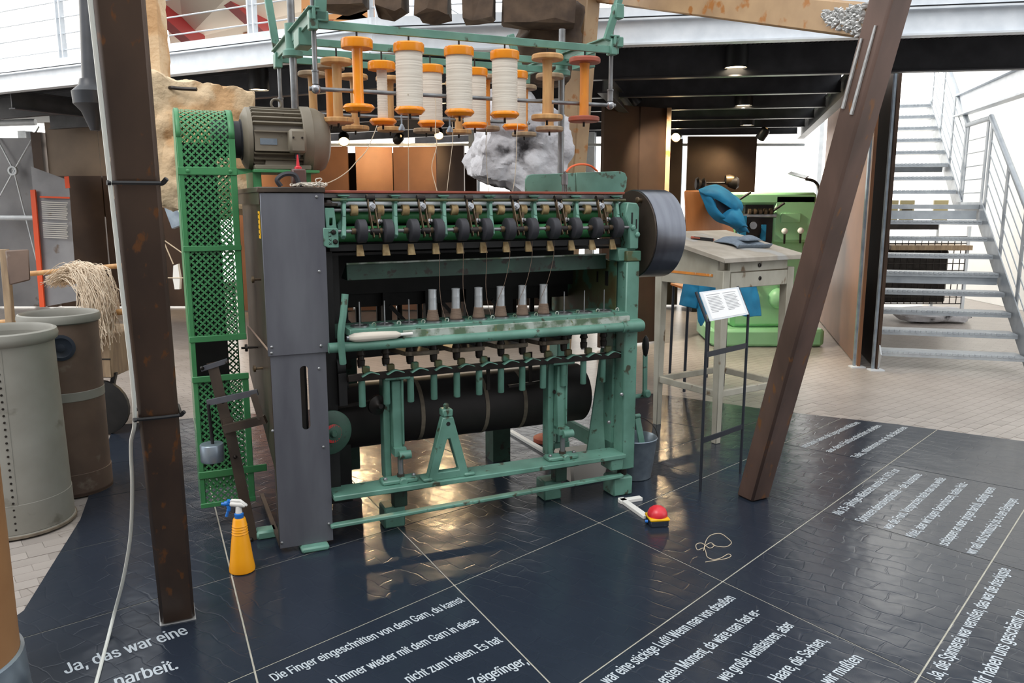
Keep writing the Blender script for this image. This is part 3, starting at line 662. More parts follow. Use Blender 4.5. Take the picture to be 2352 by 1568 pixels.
P('lifting_eye', 'motor', MB().tube([(-1.655 + .024 * math.cos(a), .58, 2.135 + .024 * math.sin(a)) for a in [i * PI / 8 for i in range(16)]], .006, 8, True).cyl((-1.655, .58, 2.1), (-1.655, .58, 2.114), .009), mo)
P('motor_foot', 'motor', MB().box((-1.79, .43, 1.808), (-1.52, .73, 1.83)).prism([(-1.74, .45, 1.83), (-1.575, .45, 1.83), (-1.6, .5, 1.9), (-1.72, .5, 1.9)], (0, .2, 0)), mo, bevel=.003)
P('cable_gland', 'black_plastic', MB().cyl((-1.59, .4, 1.885), (-1.59, .4, 1.86), .014).tube(curve_pts([(-1.59, .4, 1.86), (-1.588, .39, 1.82), (-1.57, .36, 1.76), (-1.56, .34, 1.725)]), .007, 8), mo)
P('pulley', 'rubber', MB().lathe((-1.87, .58, 1.955), (1, 0, 0), [(.08, -.1), (.09, -.09), (.09, .03), (.1, .035), (.1, .05), (.05, .055)], 32), mo)
P('motor_bed', 'guard', MB().box((-1.80, .40, 1.792), (-1.485, .78, 1.806)).box((-1.80, .45, 1.716), (-1.76, .74, 1.794)).box((-1.56, .45, 1.716), (-1.52, .74, 1.794)), None, bevel=.002)
# --- counterweight and levers in front of the guard
lv = P('brake_lever', 'sheet_brown', MB().beam((-2.048,0.34,0.889), (-1.992,0.28,0.533), .05, .012, (0, -1, 0)).beam((-1.999,0.27,0.624), (-1.919,0.22,0.006), .05, .012, (0, -1, 0)))
P('link_bar', 'sheet', MB().beam((-2.101,0.33,0.861), (-1.977,0.33,0.894), .022, .012, (0, -1, 0)), lv); P('link_bar', 'sheet', MB().beam((-2.084,0.28,0.706), (-1.859,0.2,0.755), .028, .014, (0, -1, 0)), lv)
P('link_bar', 'sheet_brown', MB().beam((-2.017,0.26,0.574), (-1.837,0.14,0.634), .04, .02, (0, -1, 0)), lv); P('link_bar', 'sheet_brown', MB().beam((-1.882,0.18,0.751), (-1.856,0.15,0.633), .03, .016, (0, -1, 0)), lv)
bolts(lv, [(-2.095,0.32,0.869), (-1.98,0.32,0.887), (-1.976,0.25,0.434), (-1.927,0.21,0.016), (-2.015,0.265,0.709)], .010, .012, mat='iron')
P('weight_rod', 'black', MB().cyl((-2.081,0.27,0.701), (-2.072,0.27,0.498), .008), lv)
P('counterweight', 'zinc', MB().lathe((-2.077,0.27,0.42), (0, 0, 1), [(.052, 0), (.055, .004), (.055, .082), (.052, .086)], 28), lv)
P('floor_bracket', 'green', MB().box((-1.90, .2, 0.004), (-1.80, .28, 0.05)), lv, bevel=.01)
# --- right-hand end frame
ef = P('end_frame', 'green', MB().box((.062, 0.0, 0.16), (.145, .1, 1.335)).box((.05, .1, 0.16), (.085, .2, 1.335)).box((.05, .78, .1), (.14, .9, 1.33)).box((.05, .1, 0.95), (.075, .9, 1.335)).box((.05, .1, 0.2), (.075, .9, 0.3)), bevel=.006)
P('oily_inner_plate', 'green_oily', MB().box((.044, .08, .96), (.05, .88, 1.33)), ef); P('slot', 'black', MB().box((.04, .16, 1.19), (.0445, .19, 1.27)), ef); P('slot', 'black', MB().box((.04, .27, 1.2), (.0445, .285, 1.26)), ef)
P('post_cap', 'green_oily', MB().box((.058, -.004, 1.335), (.15, .12, 1.39)), ef, bevel=.004)
P('inclined_leg', 'green', MB().hexa([(-0.049,0.22,0.211), (0.061,0.16,0.227), (0.169,0.3,0.186), (0.063,0.34,0.175)], [(0.082,0.28,0.887), (0.13,0.22,0.905), (0.24,0.36,0.877), (0.173,0.4,0.876)]), ef, bevel=.008)
bolts(ef, [(0.047,0,0.601), (-0.018,0.02,0.444)], .011, .012)
P('levelling_screw', 'iron', MB().cyl((.1, .06, .115), (.1, .06, .165), .028), ef)
def foot(u, v, w=.125, h=.115): return P('foot_block', 'green', MB().box((u - w / 2, v, 0.007), (u + w / 2, v + w, h)), bevel=.008)
foot(.075, .0); foot(-.32, .1, .11, .12); foot(-1.235, .08, .11, .12); foot(-1.66, -.05, .13, .034); foot(.1, .8, .12, .1)
# --- floor rails
rl = P('floor_rail', 'green', MB().hexa([(-1.56, -.03, .236), (.07, -.03, .236), (.07, .12, .236), (-1.56, .12, .236)], [(-1.56, -.03, .262), (.07, -.03, .262), (.07, .12, .262), (-1.56, .12, .262)]), bevel=.004)
P('kick_rail', 'green', MB().hexa([(-1.58, -.03, .10), (.06, -.03, .125), (.06, .01, .125), (-1.58, .01, .10)], [(-1.58, -.03, .118), (.06, -.03, .143), (.06, .01, .143), (-1.58, .01, .118)]), bevel=.004)
P('rail_bracket', 'green', MB().box((-.02, -.02, .17), (.06, .1, .236)), bevel=.006)
for u in (-1.22, -.30):
    st = P('lifting_post', 'green', MB().box((u - .055, .1, .265), (u - .02, .17, .80)).box((u - .02, .06, .42), (u + .03, .11, .78)).box((u + .026, .05, .45), (u + .038, .09, .80)).box((u - .06, .03, .79), (u + .07, .1, .806)), bevel=.004)
    P('sleeve', 'green', MB().cyl((u + .0, .03, .405), (u + .06, .03, .405), .022, n=14).box((u - .02, .03, .40), (u + .04, .1, .44)), st)
    P('rod', 'rod', MB().cyl((u + .015, .06, .27), (u + .015, .06, .42), .014, n=14), st)
    P('rod_sleeve', 'sheet_brown', MB().cyl((u + .015, .06, .262), (u + .015, .06, .30), .019, n=14), st)
    P('flange', 'green', MB().box((u - .09, .01, .262), (u + .09, .09, .285)).cyl((u + .015, .0, .272), (u + .015, .03, .272), .022), st, bevel=.006)
    bolts(st, [(u - .07, .04, .285), (u + .08, .05, .285)], .011, .012, (0, 0, 1))
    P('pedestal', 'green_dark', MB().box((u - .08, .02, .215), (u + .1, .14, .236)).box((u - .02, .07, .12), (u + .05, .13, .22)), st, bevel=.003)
# --- A-shaped bracket on the rail
ab = MB(); v0 = -.01
def zz(px): return px
outer = [(-1.085, v0, .262), (-.86, v0, .262), (-.945, v0, .585), (-1.0, v0, .585)]; inner = [(-1.03, v0, .30), (-.915, v0, .30), (-.962, v0, .47), (-.978, v0, .47)]
ab.frame_prism(outer, inner, (0, .05, 0))
br = P('a_bracket', 'green', ab, bevel=.004)
P('bracket_head', 'green', MB().box((-1.0, v0, .585), (-.945, .05, .625)).cyl((-.972, .02, .625), (-.972, .02, .65), .014, n=10), br, bevel=.006)
P('bracket_foot', 'green', MB().box((-1.11, -.02, .262), (-1.06, .06, .28)), br, bevel=.006); P('bracket_foot', 'green', MB().box((-.89, -.02, .262), (-.83, .06, .28)), br, bevel=.006)
P('bracket_hole', 'black', MB().cyl((-.972, v0 - .001, .55), (-.972, v0 + .01, .55), .011, n=14), br)
# --- tin roller with driving tapes
dr = P('tin_roller', 'drum', MB().lathe((-1.5, .42, .53), (1, 0, 0), [(.04, 0), (.16, 0), (.17, .01), (.17, 1.5), (.16, 1.51), (.04, 1.51)], 48))
for u in (-1.03, -.66, -.43):
    a0, a1 = R(100), R(290); pts = [(.42 + .172 * math.cos(a0 + (a1 - a0) * i / 24), .53 + .172 * math.sin(a0 + (a1 - a0) * i / 24)) for i in range(25)]
    m = MB()
    for a, b in zip(pts, pts[1:]): m.add([(u, a[0], a[1]), (u + .022, a[0], a[1]), (u + .022, b[0], b[1]), (u, b[0], b[1])], [(0, 1, 2, 3)])
    P('drive_tape', 'belt', m, dr)
P('tape_stand', 'iron', MB().box((-.66, .24, .64), (-.64, .25, .82))); P('tape_stand', 'iron', MB().box((-.425, .2, .66), (-.405, .21, .84)))
P('chain', 'iron', MB().beam((-1.5, .22, .635), (-1.24, .2, .655), .012, .014)); P('chain', 'iron', MB().beam((-.55, .2, .66), (-.3, .2, .67), .012, .014))
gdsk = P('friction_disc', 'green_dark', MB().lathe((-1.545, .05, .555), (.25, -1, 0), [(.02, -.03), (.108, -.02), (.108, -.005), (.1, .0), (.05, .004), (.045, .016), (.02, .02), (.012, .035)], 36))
P('red_paint_ring', 'red_paint', MB().lathe((-1.5415, .0345, .555), (.25, -1, 0), [(.046, .0), (.032, .0022)], 24), gdsk)
P('idler_disc', 'iron', MB().lathe((-1.30, .1, .655), (.2, -1, 0), [(.05, -.02), (.05, .0), (.03, .01), (.02, .015), (.012, .03)], 24))
kn = P('red_disc', 'red_paint', MB().lathe((-.31, .12, .632), (-.45, -1, 0), [(.05, -.02), (.05, .0), (.038, .012), (.012, .016)], 24))
P('disc_pin', 'iron', MB().lathe((-.318, .1, .632), (-.45, -1, 0), [(.01, 0), (.01, .02)], 10), kn)
# --- spindle rail and front tube
NS = 12; SU = [-1.39 + i * (1.347 / 11) for i in range(NS)]
sr = P('spindle_rail', 'green', MB().box((-1.455, -.02, 1.025), (.07, .13, 1.062)), bevel=.003)
P('worn_edge_strip', 'worn', MB().box((-1.20, -.03, 1.004), (.072, -.018, 1.043)), sr, bevel=.002)
P('front_tube', 'green', MB().cyl((-1.56, -.035, .985), (.13, -.035, .985), .024, n=20))
P('tube_socket', 'green', MB().cyl((.02, -.035, .985), (.15, -.035, .985), .031, n=20).box((.06, -.03, .95), (.15, .04, 1.02)), bevel=.003)
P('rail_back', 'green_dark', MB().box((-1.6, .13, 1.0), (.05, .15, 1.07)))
P('stop_lever', 'green', MB().tube(curve_pts([(-1.48,-0.06,1.235), (-1.493,-0.07,1.147), (-1.508,-0.07,1.057), (-1.505,-0.06,0.983), (-1.499,-0.05,0.909)]), .016, 8))
for i, u in enumerate(SU):
    rg = P('spindle_ring', 'steel', MB().pipe((u, .055, 1.062), (0, 0, 1), .045, .036, .008, 24))
    P('ring_well', 'black', MB().cyl((u, .055, 1.0625), (u, .055, 1.064), .036, n=20), rg)
    P('inner_collar', 'steel', MB().lathe((u, .055, 1.063), (0, 0, 1), [(.03, 0), (.03, .004), (.018, .008), (.01, .009)], 20), rg)
    P('spindle', 'rod', MB().cyl((u, .055, 1.065), (u, .055, 1.182), .0042, .003, 8), rg)
    P('pigtail_guide', 'worn', MB().tube([(u + .058 + .009 * math.cos(a), .01, 1.075 + .009 * math.sin(a)) for a in [R(-60) + k * R(30) for k in range(10)]], .0028, 6), rg)
    bo = P('spindle_bolster', 'iron', MB().lathe((u, .055, .87), (0, 0, 1), [(.018, 0), (.02, .03), (.016, .032), (.016, .05), (.022, .055), (.022, .06), (.018, .07), (.018, .155)], 16))
    P('bolster_collar', 'steel' if i in (0, 1, 10, 11) else 'iron', MB().lathe((u, .055, .862), (0, 0, 1), [(.015, 0), (.015, .02)], 14), bo)
    P('spindle_sleeve', 'green', MB().lathe((u, .055, .668), (0, 0, 1), [(.015, 0), (.017, .003), (.017, .15)], 16))
    # wavy presser paddle and its block
    m = MB(); n = 16
    for k in range(n):
        def wv(t): return (u - .012 + t * .085, .0, .836 + .008 * math.sin(t * 5.2 - 1.0) + t * .006)
        a, b = wv(k / n), wv((k + 1) / n); w0 = .018
        m.add([(a[0], a[1] - w0, a[2]), (b[0], b[1] - w0, b[2]), (b[0], b[1] + w0, b[2]), (a[0], a[1] + w0, a[2])], [(0, 1, 2, 3)])
    pp = P('wave_paddle', 'green', m, None, solid=.003, smooth=80)
    P('paddle_block', 'green_oily', MB().box((u - .0, .02, .838), (u + .035, .05, .872)), pp, bevel=.003)
P('spindle_beam', 'iron', MB().box((-1.46, .03, .80), (.06, .05, .836)).box((-1.46, .05, .80), (.06, .12, .808)), bevel=.003)
for i in (2, 4, 6, 8):      # flat tapes looped round pairs of wharves
    a, b = SU[i] - .02, SU[i + 1] + .022; z = .905
    m = MB(); path = [(a - .10, .42), (a - .012, .05), (a + .0, .03), (a + .02, .024), (b - .015, .024), (b, .035), (b + .002, .06)]
    for p, q in zip(path, path[1:]): m.add([(p[0], p[1], z), (q[0], q[1], z), (q[0], q[1], z + .022), (p[0], p[1], z + .022)], [(0, 1, 2, 3)])
    tp = P('spindle_tape', 'belt', m, None, solid=.003)
    P('tape_shelf', 'iron', MB().prism([(x, y + .004, z + .004) for x, y in path] + [(b - .06, .3, z + .004)], (0, 0, .004)), tp)
# --- drafting zone
P('top_bar', 'rod', MB().box((-1.56, .1, 1.668), (.09, .2, 1.692)), bevel=.003)
P('top_board', 'wood_red', MB().box((-1.56, .08, 1.692), (.09, .62, 1.704)), bevel=.002)
P('tie_rod', 'green_oily', MB().cyl((-1.5, .06, 1.66), (.08, .06, 1.66), .008, n=10))
P('silver_bar', 'galv', MB().cyl((-1.5, .12, 1.642), (.08, .12, 1.642), .013, n=14))
P('back_shaft', 'rod', MB().cyl((-1.54, .085, 1.612), (.08, .085, 1.612), .0095, n=12))
P('front_shaft', 'rod', MB().cyl((-1.54, .01, 1.517), (.08, .01, 1.517), .0085, n=12))
P('bottom_roller', 'guard', MB().cyl((-1.5, .1, 1.50), (.05, .1, 1.50), .038, n=20)); P('bottom_roller', 'guard', MB().cyl((-1.5, .17, 1.575), (.05, .17, 1.575), .03, n=20))
P('back_plate', 'black', MB().box((-1.55, .3, 1.42), (.05, .32, 1.69)).box((-1.55, .12, 1.40), (.05, .32, 1.412)))
P('roller_beam', 'black', MB().box((-1.52, .05, 1.425), (.05, .12, 1.455)))
RA = 1
RU = [-1.38 + i * (1.376 / 11) for i in range(NS)]
for i, u in enumerate(RU):
    big = P('pressing_roller', 'rubber', MB().lathe((u - .02, .01, 1.517), (1, 0, 0), [(.012, -.012), (.012, 0), (.05, 0), (.055, .004), (.055, .038), (.05, .042), (.012, .042)], 28))
    P('roller_hub', 'bronze', MB().lathe((u - .045, .01, 1.517), (1, 0, 0), [(.015, 0), (.015, .018)], 14), big)
    P('cork_roller', 'cork', MB().lathe((u - .03, .085, 1.612), (1, 0, 0), [(.012, 0), (.026, 0), (.026, .032), (.012, .032)], 20))
    P('sliver_guide', 'cork', MB().prism([(u - .018, .03, 1.40), (u + .018, .03, 1.40), (u + .014, .05, 1.452), (u - .014, .05, 1.452)], (0, .015, 0)))
for k in range(7):          # green arms
    u = -1.44 + k * (1.475 / 6)
    ar = P('roller_arm', 'green', MB().beam((u, .09, 1.655), (u - .012, .05, 1.575), .018, .04, (0, -1, 0.2)).beam((u - .012, .05, 1.578), (u - .03, -.02, 1.49), .02, .03, (0, -1, 0)), bevel=.003)
    P('arm_head', 'green', MB().lathe((u - .001, .075, 1.648), (0, 0, 1), [(.017, 0), (.02, .004), (.016, .01), (.016, .024), (.028, .03), (.028, .036)], 14), ar)
    P('arm_web', 'green', MB().prism([(u - .022, .045, 1.57), (u - .045, .02, 1.545), (u - .045, .02, 1.50), (u - .03, .0, 1.488), (u - .02, .0, 1.54)], (0, .03, 0)), ar)
for k in range(6):          # bronze double levers
    u = -1.325 + k * (1.235 / 5)
    lv2 = P('weighting_lever', 'bronze', MB().beam((u - .013, .055, 1.682), (u + .0, -.01, 1.485), .006, .026, (0, -1, 0)).beam((u + .016, .055, 1.682), (u + .028, -.01, 1.485), .006, .022, (0, -1, 0)), bevel=.0015)
    P('lever_boss', 'iron', MB().cyl((u - .018, .05, 1.668), (u + .022, .05, 1.668), .016, n=12), lv2); P('lever_boss', 'iron', MB().cyl((u - .012, -.0, 1.515), (u + .03, -.0, 1.515), .016, n=12), lv2)
    P('lever_screw', 'steel', MB().lathe((u + .005, .03, 1.63), (0, -1, .2), [(.016, 0), (.016, .006), (.009, .008), (.009, .016)], 14), lv2)
    P('fork', 'bronze', MB().box((u - .012, .02, 1.562), (u + .012, .035, 1.59)).box((u + .03, .02, 1.555), (u + .044, .035, 1.6)).box((u + .01, .02, 1.555), (u + .04, .035, 1.57)), lv2)
    P('fork_nut', 'steel', MB().lathe((u + .03, .02, 1.557), (.5, -1, .3), [(.013, 0), (.013, .012), (.008, .014), (.008, .024)], 8), lv2)
# end brackets of the drafting zone
eb = P('left_roller_stand', 'green', MB().frame_prism([(-1.545, -.01, 1.535), (-1.497, -.01, 1.535), (-1.505, -.01, 1.625), (-1.548, -.01, 1.625)], [(-1.53, -.01, 1.545), (-1.514, -.01, 1.545), (-1.514, -.01, 1.578), (-1.528, -.01, 1.578)], (0, .03, 0))
       .prism([(-1.56, -.02, 1.455), (-1.54, -.02, 1.445), (-1.492, -.02, 1.445), (-1.492, -.02, 1.525), (-1.497, -.02, 1.535), (-1.56, -.02, 1.535)], (0, .04, 0)), bevel=.003)
bolts(eb, [(-1.515, -.02, 1.515), (-1.508, -.02, 1.472)], .012, .014, mat='iron')
P('toothed_gear', 'iron', MB().lathe((-1.525, .03, 1.63), (0, 0, 1), [(.04, 0), (.046, .004), (.046, .014), (.02, .018), (.012, .03)], 26), eb)
text_mesh('cast_number', '1173', 'black', W((-1.537, -.0205, 1.52)), W((-1.537, -.0205, 1.458)), .022, eb, up=MW.to_3x3() @ Vector((1, 0, 0)))
rs = P('right_roller_stand', 'green', MB().prism([(.075, 0, 1.40), (.135, 0, 1.40), (.135, 0, 1.62), (.12, 0, 1.645), (.06, 0, 1.65), (.045, 0, 1.58), (.07, 0, 1.53)], (0, .09, 0)), bevel=.006)
P('stand_slot', 'black', MB().box((.083, -.002, 1.535), (.092, .002, 1.595)), rs); P('stand_slot', 'black', MB().box((.112, -.002, 1.51), (.119, .002, 1.56)), rs)
bolts(rs, [(.095, -.002, 1.515), (.122, -.002, 1.478)], .015, .012, mat='green')
P('stand_base', 'green', MB().box((.02, .02, 1.335), (.13, .12, 1.405)), rs, bevel=.006)
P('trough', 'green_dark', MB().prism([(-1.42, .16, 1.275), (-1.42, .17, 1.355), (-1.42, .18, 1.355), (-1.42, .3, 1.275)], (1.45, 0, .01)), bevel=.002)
P('trough_lip', 'worn', MB().beam((-1.42, .166, 1.356), (.03, .166, 1.366), .012, .008))
# --- drum-shaped end cover
dc = P('end_cover', 'polished', MB().lathe((.215, .19, 1.473), (1, 0, 0), [(.238, 0), (.246, .001), (.246, .185), (.235, .19), (.05, .19)], 64))
P('cover_plate', 'sheet_brown', MB().lathe((.208, .19, 1.473), (1, 0, 0), [(.24, 0), (.24, .008)], 64), dc)
P('cover_bolt', 'bronze', MB().lathe((.208, .10, 1.66), (-1, 0, 0), [(.012, 0), (.012, .02), (.018, .022), (.018, .03), (.01, .034)], 12), dc)
P('top_shield', 'green', MB().prism([(-0.333,0.45,1.703), (-0.333,0.45,1.775), (-0.32,0.45,1.797), (-0.293,0.45,1.804), (-0.015,0.45,1.816), (-0.014,0.45,1.705)], (0, .012, 0)).prism([(-0.008,0.45,1.705), (-0.01,0.45,1.818), (0.285,0.45,1.83), (0.318,0.45,1.82), (0.334,0.45,1.793), (0.329,0.45,1.737), (0.312,0.45,1.706)], (0, .02, 0)), bevel=.003)
P('plug_socket', 'rod', MB().cyl((-0.164,0.3,1.745), (-0.164,0.3,1.802), .019, n=14).cyl((-0.164,0.3,1.802), (-0.165,0.3,1.816), .01, n=10).cyl((-0.177,0.3,1.7), (-0.175,0.3,1.745), .004).cyl((-0.163,0.3,1.7), (-0.164,0.3,1.745), .004).cyl((-0.15,0.3,1.7), (-0.153,0.3,1.745), .004))
P('orange_lead', 'orange_cable', MB().tube(curve_pts([(-0.157,0.3,1.813), (-0.103,0.34,1.844), (-0.026,0.38,1.861), (0.062,0.42,1.857), (0.128,0.45,1.828)]), .006, 8))
# --- crank handle on the right
ck = P('crank_handle', 'green', MB().beam((0.4,0.3,0.5), (0.395,0.3,0.743), .03, .014, (0, -1, 0)).cyl((.07, .33, .485), (.43, .33, .485), .014, n=12), bevel=.003)
ck2 = P('crank_boss', 'green', MB().lathe((0.412,0.29,0.504), (0, -1, 0), [(.02, -.03), (.026, 0), (.018, .012)], 18), ck)
P('crank_grip', 'black', MB().lathe((0.396,0.3,0.735), (0, 0, 1), [(.008, 0), (.013, .01), (.021, .05), (.022, .075), (.016, .11), (.004, .128)], 18), ck)
P('foot_pedal_arm', 'green', MB().beam((0.319,0.25,0.372), (0.345,0.18,0.076), .04, .012, (0, -1, 0)).cyl((.07, .255, .385), (.34, .255, .385), .013, n=12), None, bevel=.003)
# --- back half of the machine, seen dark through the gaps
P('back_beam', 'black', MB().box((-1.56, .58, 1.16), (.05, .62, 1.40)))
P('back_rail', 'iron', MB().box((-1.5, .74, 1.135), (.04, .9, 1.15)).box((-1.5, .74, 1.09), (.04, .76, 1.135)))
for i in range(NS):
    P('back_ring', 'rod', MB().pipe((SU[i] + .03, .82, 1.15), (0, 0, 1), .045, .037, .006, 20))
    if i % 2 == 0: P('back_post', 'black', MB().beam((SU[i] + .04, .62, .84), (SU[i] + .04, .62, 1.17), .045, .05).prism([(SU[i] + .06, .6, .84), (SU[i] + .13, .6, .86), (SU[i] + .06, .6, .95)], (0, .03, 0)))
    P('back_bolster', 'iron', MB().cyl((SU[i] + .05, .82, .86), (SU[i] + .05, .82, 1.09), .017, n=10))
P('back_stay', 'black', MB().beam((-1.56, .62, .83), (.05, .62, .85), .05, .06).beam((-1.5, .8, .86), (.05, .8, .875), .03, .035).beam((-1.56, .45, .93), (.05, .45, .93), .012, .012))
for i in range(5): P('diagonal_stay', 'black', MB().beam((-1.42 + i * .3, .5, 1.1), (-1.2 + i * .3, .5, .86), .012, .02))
P('dark_gap_band', 'black', MB().box((-1.56, .64, .845), (.05, .66, .93))); P('dark_gap_band', 'black', MB().box((-1.56, .64, 1.08), (.05, .66, 1.16))); P('dark_gap_sheet', 'black', MB().box((-1.56, .68, 1.15), (.05, .69, 1.67)))  # black sheets added to darken the gaps through the machine
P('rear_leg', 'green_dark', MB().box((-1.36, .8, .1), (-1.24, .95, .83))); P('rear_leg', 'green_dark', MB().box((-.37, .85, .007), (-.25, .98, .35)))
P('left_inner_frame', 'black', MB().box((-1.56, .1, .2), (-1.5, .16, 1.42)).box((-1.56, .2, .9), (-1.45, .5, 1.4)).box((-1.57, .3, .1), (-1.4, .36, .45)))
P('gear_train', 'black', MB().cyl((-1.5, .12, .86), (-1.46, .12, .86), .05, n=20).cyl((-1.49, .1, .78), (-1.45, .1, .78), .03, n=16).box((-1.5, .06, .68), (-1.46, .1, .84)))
# --- creel
CZ = 2.415
def bar(v, z, u0=-1.57, u1=-.02): return P('creel_bar', 'green', MB().box((u0, v - .008, z - .018), (u1, v + .008, z + .018)), bevel=.002)
BARS = [(0.0, CZ), (.5, 2.43), (.78, 2.43), (1.06, 2.43)]
for v, z in BARS: bar(v, z)
for u in (-1.565, -.055):
    cb = P('creel_bracket', 'green', MB().beam((u, -.03, 2.455), (u, 1.12, 2.455), .014, .05).beam((u, -.03, 2.48), (u, 1.12, 2.48), .05, .008), bevel=.002)
    P('bracket_socket', 'green', MB().lathe((u + .0, .56, 2.36), (0, 0, 1), [(.03, 0), (.05, .005), (.05, .03), (.035, .04), (.035, .16)], 20), cb)
    P('bracket_lug', 'green', MB().box((u - .02, -.02, 2.39), (u + .02, .03, 2.47)), cb, bevel=.004); P('bracket_lug', 'green', MB().box((u - .02, 1.02, 2.38), (u + .02, 1.1, 2.46)), cb, bevel=.004)
    P('bracket_lug', 'green', MB().box((u - .02, .26, 2.37), (u + .05, .4, 2.45)), cb, bevel=.004)
    P('creel_pole', 'rod', MB().cyl((u, .56, 1.7), (u, .56, 2.62 if u > -1 else 3.1), .0185, n=16))
    for v in (.02, 1.06):
        hr = P('hanger_rod', 'rod', MB().cyl((u + .005, v, 2.17), (u + .005, v, 2.52 if v < .5 else 2.4), .011, n=12))
        P('hanger_socket', 'rod', MB().lathe((u + .005, v, 2.165), (0, 0, 1), [(.015, 0), (.015, .05), (.017, .052), (.017, .06)], 14), hr)
        P('ball_joint', 'steel', MB().blob((u + .005, v, 2.145), (.044, .044, .044), 14, 8), hr)
P('upright_arm', 'green', MB().beam((-1.535,0,2.43), (-1.523,0,2.624), .05, .04, (0, -1, 0)).box((-1.56, -.02, 2.425), (-1.5, .03, 2.47)), bevel=.004)
P('upright_arm', 'green', MB().beam((-.09, .0, 2.46), (-.02, -.02, 2.70), .035, .03, (0, -1, 0)).box((-.05, -.02, 2.43), (-.0, .03, 2.48)).cbox((-.035, -.01, 2.6), (.05, .05, .07)), bevel=.004)
P('upright_arm', 'green', MB().beam((-1.56, 1.1, 2.47), (-1.60, 1.1, 2.78), .04, .03, (0, -1, 0)), bevel=.004)
P('upright_arm', 'green', MB().beam((-.06, 1.1, 2.43), (-.14, 1.1, 2.68), .045, .03, (0, -1, 0)), bevel=.004)
P('guide_rod', 'rod', MB().cyl((-1.59, .02, 2.145), (-.02, .02, 2.145), .0095, n=12)); P('guide_rod', 'rod', MB().cyl((-1.59, 1.06, 2.145), (-.02, 1.06, 2.145), .0095, n=12))
for u in (-1.105, -.86):
    P('thread_weight', 'zinc', MB().cyl((u - .03, .14, 2.02), (u - .03, .14, 2.12), .004, n=8).lathe((u - .03, .14, 1.99), (0, 0, 1), [(.016, 0), (.016, .01), (.005, .03)], 12))

# ------------------------------------------------------------------ bobbins hanging in the creel, cops on the spindles
def bobbin_proto(nm, label, core, flange, yarn, group):
    t = thing(nm, label, 'bobbin', (0, 0, 0), group=group); H = .315
    P2 = lambda n, m_, mb, **k: mb.build(n, m_, t, smooth=22, **k)
    rf = .072 if yarn != 'none' or flange != 'wood_red' else .078
    wood = flange.startswith('wood')
    if not wood:
        P2('top_flange', flange, MB().lathe((0, 0, H - .042), (0, 0, 1), [(.02, 0), (.069, .001), (.071, .006), (.071, .036), (.066, .042), (.02, .042)], 36))
        P2('bottom_flange', flange, MB().lathe((0, 0, 0), (0, 0, 1), [(.02, 0), (.055, .0), (.071, .016), (.071, .022), (.062, .032), (.02, .033)], 36))
    else:
        P2('top_flange', flange, MB().lathe((0, 0, H - .028), (0, 0, 1), [(.02, 0), (.076, .001), (.079, .005), (.079, .02), (.074, .027), (.02, .028)], 36))
        P2('bottom_flange', flange, MB().lathe((0, 0, 0), (0, 0, 1), [(.02, 0), (.074, .001), (.079, .006), (.079, .022), (.074, .027), (.02, .028)], 36))
    if yarn == 'full': P2('wound_yarn', 'yarn', MB().lathe((0, 0, .031), (0, 0, 1), [(.062, 0)] + [(.0615 + .001 * (k % 2), .005 + k * .0078) for k in range(31)] + [(.061, .246)], 32))
    elif yarn == 'thin': P2('wound_yarn', 'yarn', MB().lathe((0, 0, .031), (0, 0, 1), [(.026, 0)] + [(.026 + .001 * (k % 2), .005 + k * .0078) for k in range(31)] + [(.026, .246)], 24))
    else: P2('barrel', core, MB().lathe((0, 0, .025), (0, 0, 1), [(.026, 0), (.024, .02), (.023, .13), (.024, .24), (.027, .268)], 32))
    P2('peg', 'iron', MB().cyl((0, 0, -.022), (0, 0, 0), .006, n=8)); P2('hanger_pin', 'iron', MB().cyl((0, 0, H), (0, 0, H + .05), .0045, n=8))
    return t
PX = (0, 0, -20)
kinds = {'empty_orange': ('orange', 'orange', 'none'), 'full': ('orange', 'orange', 'full'), 'thin': ('orange', 'orange', 'thin'), 'wood': ('wood', 'wood', 'none'),
         'red': ('orange_dull', 'wood_red', 'none'), 'worn': ('orange_dull', 'wood_grey', 'none'), 'grey': ('wood', 'wood_grey', 'none')}
protos = {}
def hang(kind, pos, label, group):
    w = W(pos)
    if kind not in protos:
        protos[kind] = t = bobbin_proto('yarn_bobbin', label, *kinds[kind], group); t.location = w; t.rotation_euler = (0, 0, MR)
        WM[t.name] = Matrix.Translation(w) @ Matrix.Rotation(MR, 4, 'Z'); return t
    return dup(protos[kind], w, MR, label, group)
G1 = 'bobbins on the front creel bar'; G2 = 'bobbins on the second creel bar'; G3 = 'bobbins on the rear creel bars'
ZB1 = 2.052
row1 = [('empty_orange', (-1.375, 0, ZB1), 'empty bright orange bobbin, leftmost on the front bar of the creel'),
        ('full', (-1.135, 0, ZB1), 'full bobbin of grey-beige yarn with orange ends, leftmost full one on the front creel bar'),
        ('full', (-.89, 0, ZB1), 'full bobbin of grey-beige yarn with orange ends, middle full one on the front creel bar'),
        ('full', (-.655, 0, ZB1), 'full bobbin of grey-beige yarn with orange ends, rightmost full one on the front creel bar'),
        ('wood', (-.425, 0, ZB1), 'empty natural wood bobbin on the front creel bar, beside the red-ended bobbin'),
        ('red', (-.215, 0, ZB1), 'empty bobbin with dull red ends and scuffed orange core, rightmost in the creel')]
ZB2 = 2.045
